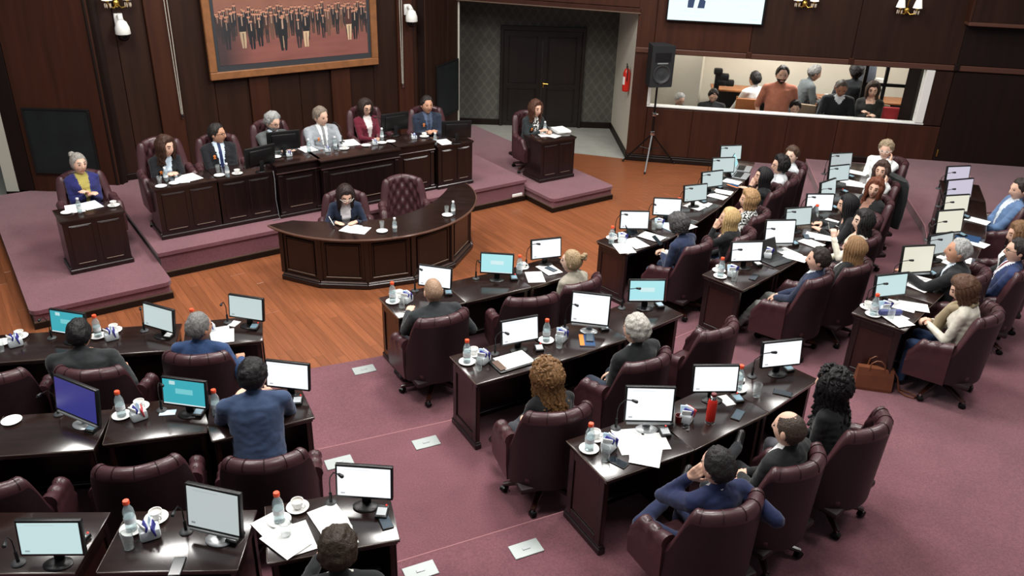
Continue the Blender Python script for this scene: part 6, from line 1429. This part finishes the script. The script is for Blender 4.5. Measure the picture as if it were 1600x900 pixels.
# ------------------------------------------------------------------ things on the walls
# painting: generic assembly scene in browns and dark coats
M_canvas = bpy.data.materials.new('painted_canvas'); M_canvas.use_nodes = True
def canvas():
    nt = M_canvas.node_tree; p = nt.nodes['Principled BSDF']; p.inputs['Roughness'].default_value = .55
    tc = nt.nodes.new('ShaderNodeTexCoord'); sp = nt.nodes.new('ShaderNodeSeparateXYZ'); nt.links.new(tc.outputs['Generated'], sp.inputs[0]); X, Z = sp.outputs['X'], sp.outputs['Z']
    def m(op, a, b=None, c=None):
        n = nt.nodes.new('ShaderNodeMath'); n.operation = op
        for i, q in enumerate((a, b, c)):
            if q is None: continue
            if isinstance(q, (int, float)): n.inputs[i].default_value = q
            else: nt.links.new(q, n.inputs[i])
        return n.outputs[0]
    def ns(sx, sz, det=3, off=0):
        mp = nt.nodes.new('ShaderNodeMapping'); mp.inputs['Scale'].default_value = (sx, 1, sz); mp.inputs['Location'].default_value = (off, 0, 0); nt.links.new(tc.outputs['Generated'], mp.inputs[0]); n = nt.nodes.new('ShaderNodeTexNoise'); n.inputs['Scale'].default_value = 1; n.inputs['Detail'].default_value = det; nt.links.new(mp.outputs[0], n.inputs['Vector']); return n.outputs['Fac']
    def mix(f, a, b):
        mx = nt.nodes.new('ShaderNodeMix'); mx.data_type = 'RGBA'; nt.links.new(f, mx.inputs['Factor'])
        for s, q in (('A', a), ('B', b)):
            if isinstance(q, tuple): mx.inputs[s].default_value = q
            else: nt.links.new(q, mx.inputs[s])
        return mx.outputs['Result']
    def ramp(v, a, b): 
        n = nt.nodes.new('ShaderNodeMapRange'); nt.links.new(v, n.inputs[0]); n.inputs[1].default_value = a; n.inputs[2].default_value = b; return n.outputs[0]
    def wn(v, seed):
        n = nt.nodes.new('ShaderNodeTexWhiteNoise'); n.noise_dimensions = '1D'; nt.links.new(m('ADD', v, seed), n.inputs['W']); return n.outputs['Value']
    ASP = 1.35
    def people(col, n, base, hgt, seed, keep, pal):
        tt = m('ADD', m('MULTIPLY', X, n), seed * .37); i_ = m('FLOOR', tt); f_ = m('FRACT', tt)
        r1, r2, r3, r4 = wn(i_, seed + .5), wn(i_, seed + 31.5), wn(i_, seed + 67.5), wn(i_, seed + 91.5)
        here = m('LESS_THAN', r4, keep); foot = m('ADD', base, m('MULTIPLY', m('SUBTRACT', r2, .5), .05)); tall = m('MULTIPLY', hgt, m('ADD', .9, m('MULTIPLY', r3, .2)))
        k = m('DIVIDE', m('SUBTRACT', Z, foot), tall); dx = m('ABSOLUTE', m('SUBTRACT', f_, m('ADD', .5, m('MULTIPLY', m('SUBTRACT', r1, .5), .25))))
        prof = m('SUBTRACT', .46, m('MULTIPLY', m('ABSOLUTE', m('SUBTRACT', k, .62)), .34)); wob = m('MULTIPLY', m('SUBTRACT', ns(n * 2.5, 9, 3, seed), .5), .3)
        body = m('MULTIPLY', here, m('MULTIPLY', m('LESS_THAN', m('ADD', dx, wob), prof), m('MULTIPLY', m('GREATER_THAN', k, 0), m('LESS_THAN', k, .87))))
        gap = m('MULTIPLY', m('LESS_THAN', k, .42), m('LESS_THAN', dx, .05)); body = m('MULTIPLY', body, m('SUBTRACT', 1.0, gap))
        c = mix(m('GREATER_THAN', r1, .78), pal[0], mix(m('GREATER_THAN', r2, .5), pal[1], pal[2])); c = mix(m('MULTIPLY', m('GREATER_THAN', r3, .72), m('LESS_THAN', k, .46)), c, pal[3])
        c = mix(m('MULTIPLY', m('LESS_THAN', dx, .07), m('GREATER_THAN', k, .62)), c, rgb(170, 140, 120)); col = mix(body, col, c)
        hx = m('DIVIDE', dx, n / 1.0); hz = m('DIVIDE', m('SUBTRACT', k, .93), 1.0 / hgt / ASP)
        head = m('MULTIPLY', here, m('LESS_THAN', m('ADD', m('MULTIPLY', hx, hx), m('MULTIPLY', m('MULTIPLY', hz, hz), .55)), .000105)); col = mix(head, col, mix(m('GREATER_THAN', k, .955), rgb(186, 130, 104), rgb(60, 44, 40))); return col
    wallc = mix(ns(5, 6), rgb(112, 70, 56), rgb(146, 98, 82)); floorc = mix(ns(4, 16), rgb(146, 90, 80), rgb(112, 66, 60))
    col = mix(ramp(Z, .20, .26), floorc, wallc); D0 = (rgb(34, 32, 36), rgb(70, 46, 40), rgb(96, 70, 58), rgb(52, 44, 42))
    col = people(col, 44, .30, .17, 3, .9, D0); col = people(col, 36, .24, .20, 11, .92, D0); col = people(col, 29, .185, .23, 23, .85, D0)
    D1 = (rgb(28, 28, 32), rgb(40, 36, 40), rgb(74, 44, 40), rgb(196, 170, 136)); col = people(col, 20, .12, .28, 41, .5, D1); col = people(col, 13, .07, .33, 57, .22, D1)
    dk = m('MULTIPLY', m('SUBTRACT', 1.0, ramp(X, .04, .22)), m('SUBTRACT', 1.0, ramp(Z, .30, .42))); col = mix(m('MULTIPLY', dk, .85), col, rgb(44, 42, 46))
    nt.links.new(col, p.inputs['Base Color'])
canvas()
pu0, pu1, pz0, pz1 = -1.13, 1.78, 1.79, 3.98
p = dp(pu0, -3.045); t = thing('painting', 'large wood-framed historical crowd painting above the dais', 'painting', (p.x, p.y, 0), DAIS_A); W_ = pu1 - pu0
fb = .12
for x0, x1, z0, z1 in ((0, W_, pz0, pz0 + fb), (0, W_, pz1 - fb, pz1), (0, fb, pz0 + fb, pz1 - fb), (W_ - fb, W_, pz0 + fb, pz1 - fb)):
    b = MB(); b.rbox(x0, x1, -.07, 0, z0, z1, .01, seg=1); obj('frame_bar', b.mesh('bar', M_frame, False), t)
b = MB(); b.box(fb, W_ - fb, -.03, 0, pz0 + fb, pz1 - fb); obj('dark_mount', b.mesh('mount', mat('mount', rgb(50, 52, 56), .6), False), t)
b = MB(); b.box(fb + .06, W_ - fb - .06, -.034, -.029, pz0 + fb + .09, pz1 - fb - .05); obj('canvas', b.mesh('canvas', M_canvas, False), t)
# pull cords of the blinds
for u_, z_, lab in ((-1.63, 1.28, 'white looped pull cord hanging left of the painting'), (2.26, 1.36, 'white looped pull cord hanging right of the painting')):
    p = dp(u_, -3.02); t = thing('pull_cord', lab, 'cord', (p.x, p.y, 0), DAIS_A, 'pull cords beside the painting')
    for s in (-1, 1): b = MB(); b.tube([(s * .022, 0, 4.2), (s * .020, 0, 2.5), (s * .010, 0, z_ + .04)], .006, 6); obj('cord', b.mesh('cord', M_cream), t)
    b = MB(); b.rbox(-.017, .017, -.012, .012, z_ - .03, z_ + .05, .006); obj('cord_weight', b.mesh('weight', M_chrome), t)
# dome cameras
def dome(p, rz, lab):
    t = thing('dome_camera', lab, 'camera', p, rz, 'white dome cameras')
    b = MB(); b.rbox(-.06, .06, -.02, .03, .06, .24, .01); obj('wall_bracket', b.mesh('br', M_white), t); b = MB(); b.tube([(0, -.01, .2), (0, -.10, .21), (0, -.15, .16)], [.03, .035, .04], 12); obj('arm', b.mesh('arm', M_white), t)
    b = MB(); b.lathe([(.03, .17), (.07, .14), (.10, .06), (.105, -.02), (.10, -.03)], 20, 0, TR(0, -.15, 0)); obj('housing', b.mesh('h', M_white), t); b = MB(); b.lathe([(.09, -.03), (.085, -.07), (.06, -.11), (.02, -.13), (.001, -.131)], 20, 0, TR(0, -.15, 0)); obj('dome', b.mesh('d', mat('smoked_dome', rgb(10, 10, 11), .08)), t)
dome(dp(-2.30, -3.09, 2.62), DAIS_A, 'white dome camera under the brass wall lamp at left'); dome(dp(2.40, -3.04, 2.52), DAIS_A, 'white dome camera beside the cord right of painting')
def sconce(p, rz, lab):
    t = thing('wall_lamp', lab, 'wall lamp', p, rz, 'brass twin-shade wall lamps')
    b = MB(); b.ball((0, -.03, 0), (.05, .03, .055), 14, 8); b.tube([(0, -.02, .03), (0.0, -.05, .16), (.02, -.07, .22)], .010, 7); obj('brass_boss', b.mesh('boss', M_brass), t)
    for s in (-1, 1):
        b = MB(); b.tube([(0, -.04, 0), (s * .05, -.10, -.05), (s * .12, -.13, -.03), (s * .135, -.13, .04)], .010, 7); b.lathe([(.02, .035), (.03, .045), (.012, .06)], 12, 0, TR(s * .135, -.13, 0)); arm = obj('arm', b.mesh('arm', M_brass), t)
        b = MB()
        for k in range(6): b.ball((s * .135 + .04 * math.cos(k * 1.05), -.13 + .04 * math.sin(k * 1.05), -.01), (.007, .007, .035), 6, 5)
        obj('crystal_drop', b.mesh('drops', mat('crystal', rgb(200, 185, 165), .15)), arm)
        b = MB(); b.lathe([(.075, .06), (.045, .19), (.043, .19), (.072, .061)], 18, 0, TR(s * .135, -.13, 0)); obj('shade', b.mesh('shade', mat('lamp_shade', rgb(236, 236, 230), .7, emit=rgb(255, 246, 230), estr=.35)), t)
sconce(dp(-2.30, -3.09, 3.0), DAIS_A, 'brass twin-shade wall lamp at upper left'); sconce(wpt(2.80, 3.0, .03), WA, 'brass twin-shade wall lamp right of the television'); sconce(wpt(4.47, 2.97, .03), WA, 'brass twin-shade wall lamp farther right, above the window')
# television
t = thing('television', 'wall television showing a bright slide above the speaker', 'television', wpt(0, 0, .03), WA)
b = MB(); b.rbox(.48, 2.16, -.10, 0, 2.61, 3.58, .01); case = obj('casing', b.mesh('case', M_black), t); b = MB(); b.box(.505, 2.12, -.105, -.099, 2.635, 3.555); obj('screen', b.mesh('scr', screen_mat('tv'), False), case)
def flat(name, pts, m): b = MB(); n = len(pts); b.add([(x, -.1065, z) for x, z in pts] + [(x, -.105, z) for x, z in pts], [tuple(range(n)), tuple(range(n, 2 * n))[::-1]] + [(i, (i + 1) % n, n + (i + 1) % n, n + i) for i in range(n)]); obj(name, b.mesh(name, m, False), case)
M_slide_navy = mat('slide_navy', rgb(30, 42, 66), .5, emit=rgb(30, 44, 70), estr=.9); M_slide_grey = mat('slide_grey', rgb(150, 160, 165), .5, emit=rgb(168, 182, 186), estr=.9)
flat('slide_picture', [(.83, 2.85), (.93, 2.85), (.95, 3.02), (.90, 3.02), (.83, 2.97)], M_slide_navy); flat('slide_picture', [(1.0, 2.85), (1.12, 2.85), (1.13, 2.97), (1.06, 3.02), (1.03, 3.02)], M_slide_navy)
for x0, x1, z in ((.70, .90, 2.79), (.93, 1.06, 2.79), (1.08, 1.22, 2.79), (.73, .84, 2.72), (.88, 1.10, 2.72), (1.70, 1.76, 2.92), (1.79, 1.86, 2.92), (1.93, 2.06, 2.70)): flat('slide_text', [(x0, z - .012), (x1, z - .012), (x1, z + .012), (x0, z + .012)], M_slide_grey)
# loudspeaker on its tripod
sx, sy = 2.50, 15.0
t = thing('speaker_stand', 'black tripod speaker stand against the right wall', 'stand', (sx, sy, 0), 0)
b = MB(); b.lathe([(.022, .30), (.022, .95), (.028, .96), (.028, 1.03), (.018, 1.035), (.018, 1.56)], 12); obj('pole', b.mesh('pole', M_blackm), t); b = MB(); b.rbox(-.04, .04, -.04, .04, .60, .68, .01); b.rbox(-.035, .035, -.035, .035, .96, 1.02, .008); b.tube([(.03, 0, .99), (.07, 0, .99)], .012, 8); obj('collar', b.mesh('collar', M_chrome), t)
for (lx, ly, m_) in ((-.46, .25, M_blackm), (-.14, -.48, M_mgrey), (.50, .18, M_blackm)):
    b = MB(); b.tube([(0, 0, .62), (lx, ly, .02)], .014, 8); leg = obj('leg', b.mesh('leg', m_), t); b = MB(); b.tube([(0, 0, .33), (lx * .45, ly * .45, .35)], .008, 6); obj('brace', b.mesh('brace', M_blackm), leg); b = MB(); b.ball((lx, ly, .022), .022, 8, 6); obj('rubber_foot', b.mesh('foot', M_black), leg)
t = thing('loudspeaker', 'black loudspeaker box on the tripod stand', 'speaker', (sx - .02, sy, 1.52), R(14))
b = MB(); b.loft([[(x * k, y, z) for x, y in ((-.215, -.19), (.215, -.19), (.15, .17), (-.15, .17))] for z, k in ((0, .97), (.03, 1), (.69, 1), (.72, .97))]); obj('cabinet', b.mesh('cab', mat('speaker_black', rgb(30, 31, 33), .6), False), t)
b = MB(); mx = TR(0, -.192, .23) @ Matrix.Rotation(PI / 2, 4, 'X'); b.lathe([(.165, 0), (.165, .012), (.15, .014), (.14, .006), (.06, -.01), (.055, .004), (.001, .01)], 28, 0, mx); obj('woofer', b.mesh('woof', M_dgrey), t)
b = MB(); b.loft([[(-.15, -.192, .44), (.15, -.192, .44), (.15, -.192, .60), (-.15, -.192, .60)], [(-.05, -.15, .49), (.05, -.15, .49), (.05, -.15, .56), (-.05, -.15, .56)]], caps=True); obj('horn', b.mesh('horn', M_black, False), t); b = MB(); b.rbox(-.1, .1, -.2, -.19, .405, .43, .004); obj('name_strip', b.mesh('strip', M_mgrey), t); b = MB(); b.rbox(-.035, .035, -.2, -.19, .06, .085, .004); obj('badge', b.mesh('badge', M_silver), t)
b = MB(); b.tube([(sx, sy, 0)], .01) if False else None
# fire extinguisher
t = thing('fire_extinguisher', 'red fire extinguisher with white label on the alcove wall', 'fire extinguisher', (2.035, 15.78, 1.22), R(90))
b = MB(); b.lathe([(.06, 0), (.068, .01), (.07, .03), (.07, .34), (.05, .40), (.022, .43)], 20); obj('cylinder', b.mesh('cyl', M_red), t); b = MB(); b.loft([[(.0712 * math.cos(R(a)), .0712 * math.sin(R(a)), z) for a in range(30, 151, 12)] for z in (.13, .28)], caps=False); obj('paper_label', b.mesh('lab', M_white), t)
b = MB(); b.tube([(0, 0, .43), (0, 0, .47)], .018, 8); b.tube([(0, 0, .46), (.08, .0, .50)], .010, 6); b.tube([(0, 0, .455), (.085, .0, .455)], .008, 6); b.tube([(-.01, 0, .45), (-.06, .0, .47), (-.085, .0, .38), (-.08, 0, .2)], .010, 7); obj('valve_and_hose', b.mesh('valve', M_black), t)
# white sign plate on the dais front and cable
b = MB(); b.rbox(0, .20, -.02, 0, 0, .05, .006); p = dp(2.60, .0, .11); tag(obj('white_device', b.mesh('dev', M_white), None, p, DAIS_A), 'small white box fixed to the dais front at right', 'box')
b = MB(); b.rbox(-.012, .012, -.02, 0, .0, .13, .004); tag(obj('handle', b.mesh('dh', M_brass), None, wpt(5.55, .50, .03), WA), 'slim brass handle on the panelled right wall', 'handle')
b = MB(); p0 = dp(-1.17, -.40); b.tube([(p0.x, p0.y, DZ + CH), (p0.x + .02, p0.y - .03, DZ + CH - .1), (p0.x + .01, p0.y - .03, DZ + .3), (p0.x + .03, p0.y - .04, DZ + .06), (p0.x + .05, p0.y - .05, DZ + .015), (p0.x - .05, p0.y - .10, DZ + .008)], .005, 6); tag(obj('power_cable', b.mesh('cable', M_mgrey)), 'grey cable hanging from the left dais desk', 'cable')
# roses pinned as small orange ribbons on stage lapels belong to the clothing; tidy the view layer
bpy.context.view_layer.update()
